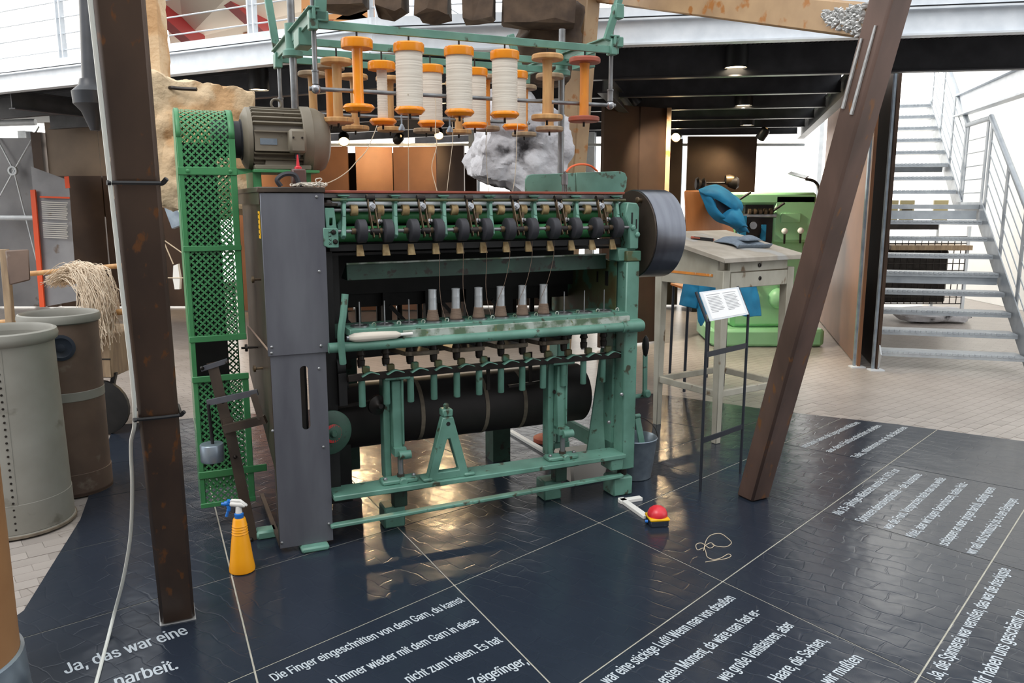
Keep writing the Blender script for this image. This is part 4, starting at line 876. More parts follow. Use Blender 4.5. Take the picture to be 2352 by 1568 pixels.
row2 = [('wood', ((-1.361,0.5,2.031)[0], .5, ZB2), 'empty natural wood bobbin above the motor fan, behind the empty orange bobbin'),
        ('thin', ((-1.129,0.5,2.039)[0], .5, ZB2), 'orange-ended bobbin with only a thin layer of yarn, left of the full bobbins'),
        ('full', ((-0.867,0.5,2.049)[0], .5, ZB2), 'full yarn bobbin on the second creel bar, between the left two front full bobbins'),
        ('full', ((-0.615,0.5,2.058)[0], .5, ZB2), 'full yarn bobbin on the second creel bar, between the right two front full bobbins'),
        ('full', ((-0.375,0.5,2.067)[0], .5, ZB2), 'full yarn bobbin on the second creel bar, right of all the front full bobbins'),
        ('grey', ((-0.161,0.5,2.075)[0], .5, ZB2), 'empty pale wood bobbin on the second creel bar, behind the natural wood one in front')]
row3 = [('worn', ((-1.339,0.78,2.032)[0], .78, 2.06), 'worn orange-brown bobbin with greyed ends, half hidden behind the motor'),
        ('worn', ((-0.434,0.78,2.075)[0], .78, 2.06), 'worn bobbin with greyed ends hanging far back, its lower end showing between the full bobbins')]
row4 = [('grey', ((-1.38,1.06,2.052)[0], 1.06, 2.06), 'pale wood bobbin at the very left of the rear creel bar, behind the motor'),
        ('wood', ((-1.142,1.06,2.06)[0], 1.06, 2.06), 'rear wood bobbin behind the empty orange bobbin'),
        ('wood', ((-0.933,1.06,2.067)[0], 1.06, 2.06), 'rear wood bobbin behind the thinly wound orange bobbin'),
        ('grey', ((-0.711,1.06,2.075)[0], 1.06, 2.06), 'rear grey wood bobbin behind the leftmost full bobbins'),
        ('wood', ((-0.502,1.06,2.082)[0], 1.06, 2.06), 'rear wood bobbin behind the middle full bobbins'),
        ('worn', ((-0.06,1.06,2.097)[0], 1.06, 2.06), 'rear bobbin with worn orange core, showing right of the rightmost full bobbin')]
bob = {}
for nm, rw, gr_ in (('a', row1, G1), ('b', row2, G2), ('c', row3, G3), ('d', row4, G3)):
    for i, (k, p, l) in enumerate(rw): bob[nm, i] = hang(k, p, l, gr_)
def strand(par, pts, mat='thread', r=.0022, nm='loose_yarn'): MB().tube(curve_pts(pts, 6), r, 6).build(nm, mat, par, True)
def WL(*ps): return [W(p) for p in ps]
strand(bob['b', 1], WL((-1.18,0.43,2.036), (-1.218,0.36,1.982), (-1.283,0.25,1.899), (-1.349,0.18,1.843), (-1.401,0.14,1.796), (-1.458,0.12,1.759), (-1.524,0.1,1.73)))
strand(bob['a', 1], WL((-1.161,-0.06,2.136), (-1.139,0.02,1.98), (-1.119,0.1,1.694)), r=.0016)
strand(bob['b', 2], WL((-0.879,0.42,2.207), (-0.872,0.4,2.15), (-0.891,0.36,2.014), (-0.905,0.3,1.934), (-0.96,0.22,1.821), (-0.966,0.12,1.695)))
strand(bob['b', 3], WL((-0.777,0.42,2.068), (-0.799,0.35,1.973), (-0.867,0.22,1.811), (-0.918,0.12,1.695)), r=.0016)
strand(bob['b', 4], WL((-0.389,0.44,2.212), (-0.385,0.42,2.198), (-0.43,0.35,2.03), (-0.507,0.2,1.816), (-0.56,0.12,1.696)), r=.0016)
strand(bob['a', 3], WL((-0.738,0.02,2.035), (-0.735,0.05,1.912), (-0.702,0.1,1.696)), r=.0014)
cop0 = None
side_txt = ['leftmost', 'second from left', 'third from left', 'third from right', 'second from right', 'rightmost']
for i in range(6):
    u = SU[3 + i]; loc = W((u, .055, 1.066))
    lb = 'silver spindle tube with brown thread wound at its foot, %s of the six' % side_txt[i]
    if cop0 is None:
        cop0 = thing('spindle_tube', lb, 'spindle tube', loc, MR, 'thread tubes on the spindles')
        MB().lathe((0, 0, .055), (0, 0, 1), [(.022, 0), (.021, .03), (.0212, .032), (.021, .034), (.0205, .062), (.0208, .064), (.0205, .066), (.02, .095), (.021, .1), (.021, .104), (.016, .105)], 24).build('tube', 'alu', cop0)
        MB().lathe((0, 0, .006), (0, 0, 1), [(.03, 0)] + [(.032 - .0092 * k / 10 + .0012 * (k % 2), .003 + k * .005) for k in range(11)] + [(.021, .055)], 24).build('wound_thread', 'thread_dark', cop0)
        MB().lathe((0, 0, 0), (0, 0, 1), [(.036, 0), (.036, .003), (.026, .007), (.02, .008)], 24).build('base_collar', 'steel', cop0)
        c = cop0
    else: c = dup(cop0, loc, MR, lb)
    bob['cop', i] = c
for i in range(6):
    u = SU[3 + i]; ru = RU[3 + i]; pts = WL((ru + .01, .02, 1.455), (ru + .012, .03, 1.36), (u + .01 + .02 * (i < 3), .03, 1.24), (u + .035 * (1 if i < 3 else -1), .02, 1.15), (u + .05 * (1 if i < 3 else -1), .012, 1.085))
    strand(bob['cop', i], pts, 'thread_dark', .0013, 'running_thread')
# a long pirn lying on the front tube
pn = thing('yarn_pirn', 'long beige yarn pirn lying on the green front tube at its left end', 'pirn', W((-1.30, -.045, 1.0)), MR)
MB().lathe((-.17, 0, .028), (1, 0, 0), [(.006, .0), (.012, .004), (.021, .03), (.023, .07), (.021, .16), (.018, .23), (.009, .25)], 18).build('wound_yarn', 'yarn', pn)
MB().lathe((-.178, 0, .028), (1, 0, 0), [(.011, 0), (.011, .012)], 14).build('metal_tip', 'steel', pn); MB().lathe((.08, 0, .028), (1, 0, 0), [(.008, 0), (.009, .06)], 14).build('paper_end', 'offwhite_paint', pn)
# on top of the housing
oc = thing('oil_can', 'brown oil can with a red pointed spout, on top of the gear housing', 'oil can', W((-1.63, .16, 1.716)), MR)
MB().box((-.032, -.03, 0), (.032, .03, .085)).build('can', 'brown_can', oc, bevel=.006)
MB().lathe((0, 0, .085), (0, 0, 1), [(.017, 0), (.017, .008), (.008, .014), (.003, .065)], 14).build('spout', 'red', oc)
tag(MB().tube(curve_pts([W(p) for p in ((-1.72, .1, 1.72), (-1.735, .1, 1.75), (-1.7, .1, 1.775), (-1.655, .1, 1.77), (-1.635, .1, 1.72))]), .012, 6).build('belt_offcut', 'rubber', origin=W((-1.69, .1, 1.716))), 'curled strip of dark belt lying on the gear housing lid', 'belt strip')
yw = MB(); rnd = random.Random(3)
for k in range(16):
    a = rnd.uniform(0, 6.3); c = (-1.60 + rnd.uniform(-.03, .03), .06 + rnd.uniform(-.03, .03), 1.722 + rnd.uniform(0, .012))
    yw.tube(curve_pts([W((c[0] + .045 * math.cos(a + t) * 1.2, c[1] + .03 * math.sin(a + t), c[2] + .006 * math.sin(t * 3))) for t in (0, .8, 1.6, 2.4, 3.2, 4)], 4), .002, 5)
yw.tube(curve_pts([W(p) for p in ((-1.60, .05, 1.72), (-1.57, .04, 1.735), (-1.55, .03, 1.748), (-1.555, .03, 1.757), (-1.575, .04, 1.75), (-1.56, .05, 1.728))]), .0025, 6)
tag(yw.build('yarn_tangle', 'yarn', origin=W((-1.6, .06, 1.716))), 'tangle of off-white yarn lying on the gear housing lid', 'yarn')

# ------------------------------------------------------------------ rusty box-section frame standing over the machine
def skew_leg(mb, base, top, w, z0=0.008):
    """four-sided leg: base = four corner offsets about the axis foot, cut level with the floor"""
    base = [Vector(b) for b in base]; c = sum(base, Vector()) / len(base); d = (Vector(top) - c)
    return mb.hexa([b + Vector((0, 0, z0)) for b in base], [b + d for b in base])
def sq(a, b, depth):      # floor corners from a front edge
    a = Vector((a[0], a[1], 0)); b = Vector((b[0], b[1], 0)); n = Vector((-(b - a).y, (b - a).x, 0)).normalized() * depth
    return [a, b, b + n, a + n]
def ext(p, q, k): return tuple(p[i] + (q[i] - p[i]) * k for i in range(3))
lbm = thing('rusty_steel_beam', 'leaning dark rusty steel beam in the left foreground with a white cable tied to it', 'beam', (-1.327,2.962,0))
bs = sq((-1.381,2.932,0), (-1.267,2.986,0), .14); cb_ = sum(bs, Vector()) / 4
tp_ = ext(cb_, Vector((-1.058,2.295,2.186)), 1.5)
skew_leg(MB(), bs, tp_, .14).build('box_section', 'rust', lbm, True, bevel=.012)
MB().prism([(bs[0].x - .003, bs[0].y - .003, .0075), (bs[1].x + .005, bs[1].y - .003, .0075), (bs[2].x + .004, bs[2].y + .004, .0075), (bs[3].x - .004, bs[3].y + .004, .0075)], (0, 0, .003)).build('weld_seam', 'weld', lbm, True)
bd = (Vector(tp_) - cb_)
def along(k, sx, sy): # point on the left beam's surface at height fraction k
    e = (bs[1] - bs[0]); n = (bs[3] - bs[0]); return bs[0] + e * sx + n * sy + bd * k
for nm, k in (('upper', (-1.108,2.384,1.705)[2] / bd.z), ('lower', (-1.216,2.646,0.932)[2] / bd.z)):
    pts = [along(k, -.05, -.04), along(k, .5, -.06), along(k, 1.05, -.04), along(k, 1.05, 1.04), along(k, -.05, 1.04)]
    z = tag(MB().tube(pts, .0065, 6, True).tube([along(k, -.05, -.04), along(k, -.12, -.06)], .008, 6).tube([along(k, 1.05, -.04), along(k + .004, 1.14, -.06)], .007, 6).build('cable_tie', 'black_plastic', origin=along(k, .5, -.06)), 'black cable tie, the %s one around the left rusty beam' % nm, 'cable tie')
cp = [along(.98, -.055, .0), along(.8, -.055, -.02), along(.6, -.055, -.02), along(.45, -.055, -.03), along(.30, -.06, -.03), (-1.324,2.698,0.821), (-1.367,2.768,0.637), (-1.421,2.833,0.426), (-1.487,2.88,0.229), (-1.551,2.913,0.068), (-1.535,2.819,0.012), (-1.483,2.672,0.012), (-1.434,2.533,0.012), (-1.375,2.371,0.012)]
tag(MB().tube(curve_pts(cp, 8), .0065, 8).build('white_cable', 'cable', origin=along(.3, -.06, -.03)), 'white cable running down the left rusty beam and across the dark floor', 'cable')
rfm = thing('rusty_steel_frame', 'leaning rusty steel beam on the right with cross beam and rear leg', 'beam', (1.345,4.297,0))
b0, b1, b2 = Vector((1.273,4.365,0)), Vector((1.331,4.251,0)), Vector((1.451,4.318,0)); bq = [b0, b1, b2, b0 + b2 - b1]
cr_ = sum(bq, Vector()) / 4; tr_ = ext(b1, Vector((1.555,3.49,2.466)), 1.35); tr_ = Vector(tr_) - b1 + cr_
leg = skew_leg(MB(), bq, tr_, .14).build('box_section', 'rust_side_lit', rfm, True, bevel=.012)
def on_r(k, o=(0, 0, 0)): return cr_ + (tr_ - cr_) * k + Vector(o)
jn = on_r(.735)
xe = cr_ + (tr_ - cr_) * (2.40 / (tr_ - cr_).z)
MB().beam(xe, (0.525,6.093,3.142), .085, .145, (0, 0, 1)).build('cross_beam', 'rust_lightened', rfm, True, bevel=.01)
MB().beam((0.359,6.53,0.094), (0.517,5.847,3.185), .15, .15, (.7, -.7, 0)).build('rear_leg', 'rust_lightened', rfm, True, bevel=.01)
wd = MB(); rnd = random.Random(5)
ca, cb2 = xe, Vector((0.525,6.093,3.142)); cd = (cb2 - ca).normalized(); cn = cd.cross(Vector((0, 0, 1))).normalized()
if cn.y > 0: cn = -cn
cz = cn.cross(cd).normalized()
if cz.z < 0: cz = -cz
for k in range(170):      # beads spread over the cross beam's face beside the joint, thinning out along the beam
    t = rnd.random() ** 1.3; b = rnd.uniform(-1, 1) * (1 - .7 * t)
    wd.blob(ca + cd * (.075 + .24 * t) + cz * (.066 * b) + cn * .043, (.045, .012, .016), 8, 5, .25, k, Matrix.Rotation(rnd.uniform(-.7, .9), 3, 'Y'))
fe = b1 - b0; fn_ = Vector((fe.y, -fe.x, 0)).normalized()
if fn_.y > 0: fn_ = -fn_
dl = (tr_ - cr_)
for s_, za, zb in ((.22, 2.34, 2.06), (.66, 2.38, 2.03)):
    wd.tube([b0 + fe * s_ + dl * (z / dl.z) + fn_ * .004 for z in (za, za * .6 + zb * .4, zb)], [.006, .008, .009], 6)
wo = wd.build('weld_bead', 'weld', rfm, True); wo['kind'] = 'stuff'

# ------------------------------------------------------------------ hung stones, timbers and the black pipe
rot_l = Euler((0, R(6), R(24))).to_matrix()
tag(MB().rock((-2.07,5.236,2), (.80, .5, .78), 120, 80, 11, rot_l).build('sandstone_block', 'stone', origin=(-2.057,5.236,2), smooth=30), 'large yellow sandstone block behind the left rusty beam', 'stone')
tag(MB().rock((-2.299,5.428,2.813), (.13, .18, 1.05), 40, 70, 4, None, .35).build('stone_post', 'stone', origin=(-2.294,5.428,2.813), smooth=70), 'slim rough stone post rising from the sandstone block', 'stone')
tag(MB().tube(curve_pts([(-2.087,5.037,2.314), (-2.034,4.988,2.322), (-1.987,4.987,2.317), (-1.878,4.986,2.312)]), .011, 8).build('iron_cramp', 'iron', origin=(-1.987,4.987,2.317)), 'small iron cramp lying on top of the sandstone block', 'clamp')
pip = thing('black_pipe', 'black cast pipe with a flanged collar at the far left of the sandstone', 'pipe', (-2.799,5.587,2.266))
MB().cyl((-2.834,5.741,3.157), (-2.805,5.614,2.424), .07, n=20).build('shaft', 'black_paint', pip, True)
MB().lathe((-2.793,5.562,2.122), (0, 0, 1), [(.03, 0), (.075, .12), (.11, .16), (.12, .17), (.125, .25), (.08, .29), (.07, .33)], 24).build('collar', 'black_paint', pip, True)
rot_c = Euler((R(4), R(14), R(20))).to_matrix()
tag(MB().rock((0.042,5.698,2.031), (.60, .34, .62), 130, 84, 23, rot_c, 1.25).build('rubble_stone', 'stone_grey', origin=(0.042,5.698,2.031), smooth=28), 'whitewashed grey broken stone hanging behind the creel', 'stone')
tag(MB().rock((0.222,5.664,2.711), (.34, .3, .46), 50, 40, 31, rot_c).build('dark_stone', 'timber', origin=(0.222,5.664,2.711), smooth=70), 'dark brown hewn block above the whitewashed stone', 'stone')
for i, (a, b, y, lb) in enumerate(((722, 832, 8, 'hewn dark timber end at the top, leftmost of the row'), (858, 926, 17, 'hewn dark timber end at the top, above the second creel bobbin'), (955, 1026, 26, 'hewn dark timber end at the top, above the middle full bobbin'),
                                ((1060), 1133, 38, 'hewn dark timber end at the top, left of the red column'), (1156, 1322, 48, 'widest hewn dark timber end at the top, right of the red column'))):
    f = 5.0; w_ = (b - a) / 1850 * f; c = ((a + b) / 2 - 1176) / 1850 * f; yy = f * (.9854 - (y - 784) / 1850 * .1703); zz_ = 1.65 + f * (-.1703 - (y - 784) / 1850 * .9854)
    m = MB(); rnd = random.Random(i); prev = None; rings = []
    for k in range(6):
        z = zz_ + k * .2 + (.0 if k else 0); rings.append([(c + sx * (w_ / 2 + rnd.uniform(-.012, .012)), yy + .14 + sy * (.14 + rnd.uniform(-.015, .015)), z + (rnd.uniform(-.03, .03) if k == 0 else 0)) for sx, sy in ((-1, -1), (-.3, -1.04), (.4, -1), (1, -1), (1.03, 0), (1, 1), (0, 1), (-1, 1), (-1.02, 0))])
    q = len(rings[0]); vs = [p for r_ in rings for p in r_]; fs = [tuple(range(q))[::-1], tuple(range(5 * q, 6 * q))] + [(k * q + j, k * q + (j + 1) % q, (k + 1) * q + (j + 1) % q, (k + 1) * q + j) for k in range(5) for j in range(q)]
    tag(m.add(vs, fs).build('timber_end', 'timber', origin=(c, yy, zz_), smooth=0), lb, 'timber', 'hewn timber ends')

# ------------------------------------------------------------------ spinning cans and cart on the left
c1 = thing('spinning_can', 'tall grey fibre can with a rivet row, nearest can at the left edge', 'can', (-2.565, 3.98, .006))
MB().lathe((0, 0, 0), (0, 0, 1), [(.245, 0), (.258, .004), (.258, .018), (.252, .022), (.236, .98), (.226, .98), (.23, .03), (.0, .03)], 48, cap=False).build('body', 'can_grey', c1)
MB().lathe((0, 0, .955), (0, 0, 1), [(.24, 0), (.254, .012), (.258, .035), (.252, .058), (.238, .064), (.228, .05), (.228, .0)], 48, cap=False).build('rim', 'can_grey', c1)
MB().lathe((0, 0, .022), (0, 0, 1), [(.25, 0), (.254, .002), (.252, .15), (.25, .152)], 48, cap=False).build('foot_band', 'can_grey', c1)
MB().lathe((0, 0, 0), (0, 0, 1), [(.25, 0), (.264, .004), (.264, .016), (.25, .02)], 48, cap=False).build('bottom_hoop', 'belt', c1)
ra = R(-62)
for k in range(26):
    z = .05 + k * .034; rz_ = .2525 - .0165 * z; MB().lathe((rz_ * math.cos(ra), rz_ * math.sin(ra), z), (math.cos(ra), math.sin(ra), 0), [(.006, 0), (.005, .003), (.001, .004)], 8).build('rivet', 'iron', c1)
MB().hexa(*[[(rr_ * math.cos(ra + a_), rr_ * math.sin(ra + a_), z_) for rr_, a_ in ((q_, .06), (q_ + .002, .06), (q_ + .002, .075), (q_, .075))] for z_, q_ in ((.03, .2515), (.95, .2365))]).build('side_seam', 'can_grey', c1)
c2 = thing('spinning_can', 'tall brown fibre can with a paler band, behind the grey can', 'can', (-2.555, 4.5, .006))
MB().lathe((0, 0, 0), (0, 0, 1), [(.19, 0), (.2, .004), (.2, .02), (.196, .024), (.196, 1.0), (.188, 1.0), (.188, .03), (0, .03)], 44, cap=False).build('body', 'can_brown', c2)
MB().lathe((0, 0, .98), (0, 0, 1), [(.196, 0), (.208, .008), (.212, .03), (.206, .05), (.195, .054), (.186, .04), (.186, 0)], 44, cap=False).build('rim', 'can_grey', c2)
MB().lathe((0, 0, .55), (0, 0, 1), [(.196, 0), (.1985, .002), (.1985, .05), (.196, .052)], 44, cap=False).build('pale_band', 'can_grey', c2)
MB().lathe((0, 0, .0), (0, 0, 1), [(.196, 0), (.2, .002), (.2, .13), (.196, .132)], 44, cap=False).build('foot_band', 'can_brown', c2)
aa = R(-62); MB().lathe((.195 * math.cos(aa), .195 * math.sin(aa), .86), (math.cos(aa), math.sin(aa), 0), [(.07, 0), (.072, .006), (.055, .008), (.05, .004), (.02, .004), (.02, .014), (.0, .016)], 24).build('hub_cap', 'navy', c2)
c3 = thing('cardboard_tube', 'tan tube in a dark metal skirt at the lower left corner', 'tube', (-1.835, 2.34, .007))
MB().lathe((0, 0, .02), (0, 0, 1), [(.238, 0), (.238, 1.15), (.228, 1.15), (.228, .02), (0, .02)], 56, cap=False).build('body', 'can_tan', c3)
MB().lathe((0, 0, 0), (0, 0, 1), [(.26, 0), (.262, .004), (.25, .20), (.239, .205), (.239, .0)], 56, cap=False).build('skirt', 'zinc', c3)
pd = thing('wooden_paddle', 'brown board on a wooden post behind the grey can', 'paddle', (-3.446,5.361,0.373)[:2] + (0,))
MB().beam(((-3.446,5.444,0.856)[0], (-3.446,5.444,0.856)[1], 0.0), (-3.466,5.527,1.334), .05, .04, (0, -1, 0)).build('post', 'wood_grey', pd, True, bevel=.004)
MB().hexa([(-3.4,5.435,1.096), (-3.258,5.441,1.13), (-3.288,5.491,1.126), (-3.431,5.485,1.09)], [(-3.429,5.475,1.328), (-3.27,5.477,1.336), (-3.3,5.527,1.334), (-3.461,5.525,1.325)]).build('board', 'can_brown', pd, True, bevel=.008)
ct = thing('wooden_cart', 'low grey wooden cart with handle behind the brown can', 'cart', (-2.964,5.804,0.001)[:2] + (0,))
def cbx(a, b): return MB().box(a, b)
ox, oy = (-2.964,5.848,0.257)[0], (-2.964,5.848,0.257)[1]
MB().box((ox - .75, oy - .25, .42), (ox + .12, oy + .35, .72)).build('box', 'wood_grey', ct, True, bevel=.006); MB().box((ox - .75, oy - .252, .55), (ox + .122, oy - .248, .56)).build('board_joint', 'black', ct, True)
MB().cyl((ox - .7, oy - .15, .8), (ox + .2, oy - .15, .88), .022, n=10).build('pole', 'wood', ct, True); MB().cyl((ox - .85, oy + .3, 1.1), (ox + .3, oy + .3, 1.2), .02, n=10).build('pole', 'wood', ct, True)
for sx in (-.6, .02): MB().lathe((ox + sx, oy - .24, .2), (0, -1, 0), [(.02, -.04), (.2, -.02), (.2, .01), (.16, .015), (.02, .02)], 24).build('wheel', 'black', ct, True)
MB().beam((ox - .6, oy + .05, .2), (ox - .6, oy + .05, .44), .05, .05, (0, 1, 0)).beam((ox + .05, oy - .2, .2), (ox + .12, oy - .2, .45), .03, .03, (0, 1, 0)).build('bracket', 'black', ct, True)
fh = MB(); rnd = random.Random(9)
for k in range(520):
    s = rnd.random(); o = rnd.uniform(-1, 1)
    p0 = Vector((ox - .34 + s * .1, oy - .05 + o * .12, 1.09 + rnd.uniform(-.02, .02)))
    pts = [p0, p0 + Vector((.13 + rnd.uniform(-.03, .03), -.02, .05 + rnd.uniform(-.02, .06))), p0 + Vector((.27 + rnd.uniform(-.03, .05), -.1, .03 + rnd.uniform(-.06, .07))), p0 + Vector((.36 + rnd.uniform(-.06, .05), -.15, -.16 + rnd.uniform(-.05, .06))), p0 + Vector((.34 + rnd.uniform(-.1, .07), -.17, -.32 + rnd.uniform(-.14, .1)))]
    fh.tube(curve_pts([p_ + Vector((rnd.uniform(-.03, .03), rnd.uniform(-.03, .03), rnd.uniform(-.03, .03))) for p_ in pts], 4), .0022, 3)
fo = tag(fh.build('flax_hank', 'flax', origin=(ox, oy - .1, 1.1)), 'hank of pale raw flax fibre draped over the cart', 'fibre'); fo['kind'] = 'stuff'

# ------------------------------------------------------------------ far left: information panel, posters, braced wall
ipn = thing('text_sign', 'grey steel text panel with an orange strip, far left behind the cans', 'panel', (-6.559,11.531,0.254)[:2] + (0,))
MB().hexa([(-6.876,11.713,0.135), (-6.366,11.73,0.23), (-6.398,11.789,0.222), (-6.911,11.773,0.128)], [(-7.048,12.064,2.165), (-6.493,12.03,1.964), (-6.526,12.091,1.966), (-7.084,12.126,2.168)]).build('sheet', 'panel_grey', ipn, True, smooth=0)
MB().beam((-6.847,11.664,0.142), (-6.986,11.955,1.825), .07, .03, (0, -1, 0)).build('orange_strip', 'signal_orange', ipn, True); MB().beam((-6.473,11.949,1.85), (-6.492,11.978,2.019), .065, .01, (0, -1, 0)).build('orange_mark', 'signal_orange', ipn, True)
MB().beam((-6.879,11.927,1.725), (-6.447,11.925,1.713), .01, .025, (0, 0, 1)).build('orange_line', 'signal_orange', ipn, True)
m = MB()
for k in range(17):
    y = 463 + k * 4.7 + (6 if k > 8 else 0); x0_ = 95 + k * .28; x1_ = 156 - (k * 7 % 5)
    a, b = Vector(((-6.854,11.905,1.656))), Vector(((-6.467,11.902,1.638))); dn = (Vector((-6.822,11.82,1.163)) - a) * ((y - 463) / 79)
    m.beam(a + dn, a + dn + (b - a) * ((x1_ - x0_) / 61), .004, .012, (0, 0, 1))
tl = m.build('text_lines', 'offwhite_paint', ipn, True, smooth=0); tl['kind'] = 'stuff'
def poster(label, x0, x1, y0, y1, f, ttl):
    t = thing('framed_poster', label, 'poster', (-6.331,12.194,1.739)[:2] + (1.6,), group='framed posters')
    def at(x, y, ff): a = (x - 1176) / 1850; b = (y - 784) / 1850; return (a * ff, ff * (.98538 - b * .17037), 1.65 + ff * (-.17037 - b * .98538))
    MB().hexa([at(x0, y1, f), at(x1, y1, f), at(x1, y1, f + .05), at(x0, y1, f + .05)], [at(x0, y0, f), at(x1, y0, f), at(x1, y0, f + .05), at(x0, y0, f + .05)]).build('frame', 'frame_gold', t, True, smooth=0)
    MB().hexa([at(x0 + 4, y1 - 4, f - .01), at(x1 - 4, y1 - 4, f - .01), at(x1 - 4, y1 - 4, f), at(x0 + 4, y1 - 4, f)], [at(x0 + 4, y0 + 4, f - .01), at(x1 - 4, y0 + 4, f - .01), at(x1 - 4, y0 + 4, f), at(x0 + 4, y0 + 4, f)]).build('sheet', 'poster', t, True, smooth=0)
    if ttl:
        text_mesh('heading', '8. ACHT', 'poster_ink', at(x0 + 14, y0 + 22, f - .012), at(x1 - 11, y0 + 22, f - .012), .075, t, up=(0, 0, 1))
        m = MB()
        for (a, b, c, d_) in ((186, 452, 12, 34), (199, 440, 14, 18), (211, 446, 10, 42), (203, 430, 7, 8), (193, 470, 22, 16), (214, 432, 6, 8), (200, 462, 9, 24), (216, 470, 9, 18)):
            m.hexa([at(a, b + d_, f - .013), at(a + c, b + d_ - 2, f - .013), at(a + c, b + d_ - 2, f - .011), at(a, b + d_, f - .011)], [at(a + 2, b, f - .013), at(a + c - 1, b + 1, f - .013), at(a + c - 1, b + 1, f - .011), at(a + 2, b, f - .011)])
        m.build('printed_figures', 'poster_ink', t, True, smooth=0)
        m = MB(); a, b = at(x0 + 10, y1 - 11, f - .013), at(x1 - 10, y1 - 11, f - .013); m.beam(a, b, .004, .03, (0, 0, 1)).build('caption', 'poster_ink', t, True)
    return t
poster('framed yellowed poster with printed figures, left of the rusty beam', 177, 234, 405, 500, 12.6, True)
poster('framed poster half hidden by the grey information panel', 148, 171, 404, 500, 12.62, False)
poster('framed poster mostly hidden behind the left rusty beam', 241, 300, 406, 498, 12.6, False)
bw = thing('brace_rods', 'crossed tension rods with a central ring on the far left steel wall', 'bracing', (-7.606,12.215,0.104)[:2] + (0.5,))
for p, q in (((-8.218,12.765,3.281), (-7.606,12.564,2.122)), ((-7.22,12.68,2.79), (-7.606,12.564,2.122)), ((-7.606,12.564,2.122), (-8.218,12.374,1.021)), ((-7.606,12.564,2.122), (-7.087,12.215,0.104))): MB().cyl(p, q, .012, n=8).build('rod', 'galv', bw, True)
MB().cyl((-8.218,12.442,1.414), (-7.3,12.442,1.414), .04, n=12).build('rail', 'galv', bw, True); MB().cyl((-8.218,12.685,2.823), (-7.274,12.691,2.855), .05, n=12).build('rail', 'galv', bw, True)
MB().pipe((-7.618,12.585,2.122), (0, -1, 0), .07, .045, .05, 24).build('ring', 'galv', bw, True)
wh = thing('wheel_segment', 'white wooden wheel segment with cords behind the green guard', 'wheel', (-3.334,7.989,0.9)[:2] + (0.0,))  # unclear white object, built as part of a wheel
MB().prism([(-3.364,8.011,1.028), (-3.321,8.014,1.045), (-3.299,7.989,0.9), (-3.304,7.971,0.798), (-3.351,7.971,0.798), (-3.369,7.989,0.9)], (0, .05, 0)).build('felloe', 'offwhite_paint', wh, True)
for p, q in (((-3.477,8.059,1.305), (-3.364,8.014,1.045)), ((-3.477,8.057,1.292), (-3.248,8.03,1.134)), ((-3.477,8.063,1.326), (-3.451,7.901,0.389)), ((-3.477,7.991,0.909), (-3.248,7.991,0.909))): MB().cyl(p, q, .006, n=6).build('cord', 'thread', wh, True)
MB().beam((-3.399,8.118,1.646), (-3.312,8.078,1.411), .12, .05, (0, -1, 0)).build('arm', 'zinc', wh, True); MB().beam(((-3.459,7.945,0.644)[0], (-3.459,7.945,0.644)[1], 0), (-3.468,8.063,1.326), .03, .03, (0, -1, 0)).build('stand', 'iron', wh, True)

# ------------------------------------------------------------------ desk, chair with jacket, stand, button, bottle and floor things
E1 = Vector((.84, .54, 0)).normalized(); E2 = Vector((-.54, .84, 0)).normalized(); T0 = Vector((1.40, 5.33, .0))
dsk = thing('standing_desk', 'tall grey wooden desk with sloped top and drawer, right of the machine', 'desk', T0)
def T(a, b, z): return T0 + E1 * a + E2 * b + Vector((0, 0, z))
def tb(mb, a0, a1, b0, b1, z0, z1): return mb.hexa([T(a0, b0, z0), T(a1, b0, z0), T(a1, b1, z0), T(a0, b1, z0)], [T(a0, b0, z1), T(a1, b0, z1), T(a1, b1, z1), T(a0, b1, z1)])
LW, LD = .72, .66
def ztop(b): return 1.262 + .13 * (b / LD)
for a, b, z in ((0, 0, .007), (LW - .07, 0, 0), (0, LD - .07, 0), (LW - .07, LD - .07, 0)):
    MB().hexa([T(a + .012, b + .012, z), T(a + .058, b + .012, z), T(a + .058, b + .058, z), T(a + .012, b + .058, z)], [T(a, b, 1.2 + .1 * b), T(a + .07, b, 1.2 + .1 * b), T(a + .07, b + .07, 1.2 + .1 * b), T(a, b + .07, 1.2 + .1 * b)]).build('leg', 'desk', dsk, True, bevel=.004)
MB().hexa([T(-.04, -.04, ztop(-.04)), T(LW + .06, -.04, ztop(-.04)), T(LW + .06, LD + .05, ztop(LD + .05)), T(-.04, LD + .05, ztop(LD + .05))], [T(-.04, -.04, ztop(-.04) + .035), T(LW + .06, -.04, ztop(-.04) + .035), T(LW + .06, LD + .05, ztop(LD + .05) + .035), T(-.04, LD + .05, ztop(LD + .05) + .035)]).build('top', 'desk_top', dsk, True, bevel=.004)
MB().hexa([T(.008, .06, 1.085), T(.025, .06, 1.085), T(.025, LD - .06, 1.085), T(.008, LD - .06, 1.085)], [T(.008, .06, ztop(.06)), T(.025, .06, ztop(.06)), T(.025, LD - .06, ztop(LD)), T(.008, LD - .06, ztop(LD))]).build('side_apron', 'desk', dsk, True)
tb(MB(), .004, .008, .1, LD - .1, 1.155, 1.172).build('orange_scratch', 'orange_dull', dsk, True)
tb(MB(), .07, LW - .07, .01, .03, 1.19, 1.262).build('front_apron', 'desk', dsk, True)
dw = tb(MB(), .075, LW - .075, .0, .03, 1.08, 1.182).build('drawer', 'desk', dsk, True, bevel=.003)
for z in (1.225, 1.135): MB().lathe(T(LW / 2, .006 if z > 1.2 else 0, z), -E2, [(.016, 0), (.014, .003), (.008, .004), (.008, .0)], 14).build('lock_plate', 'iron', dsk, True)
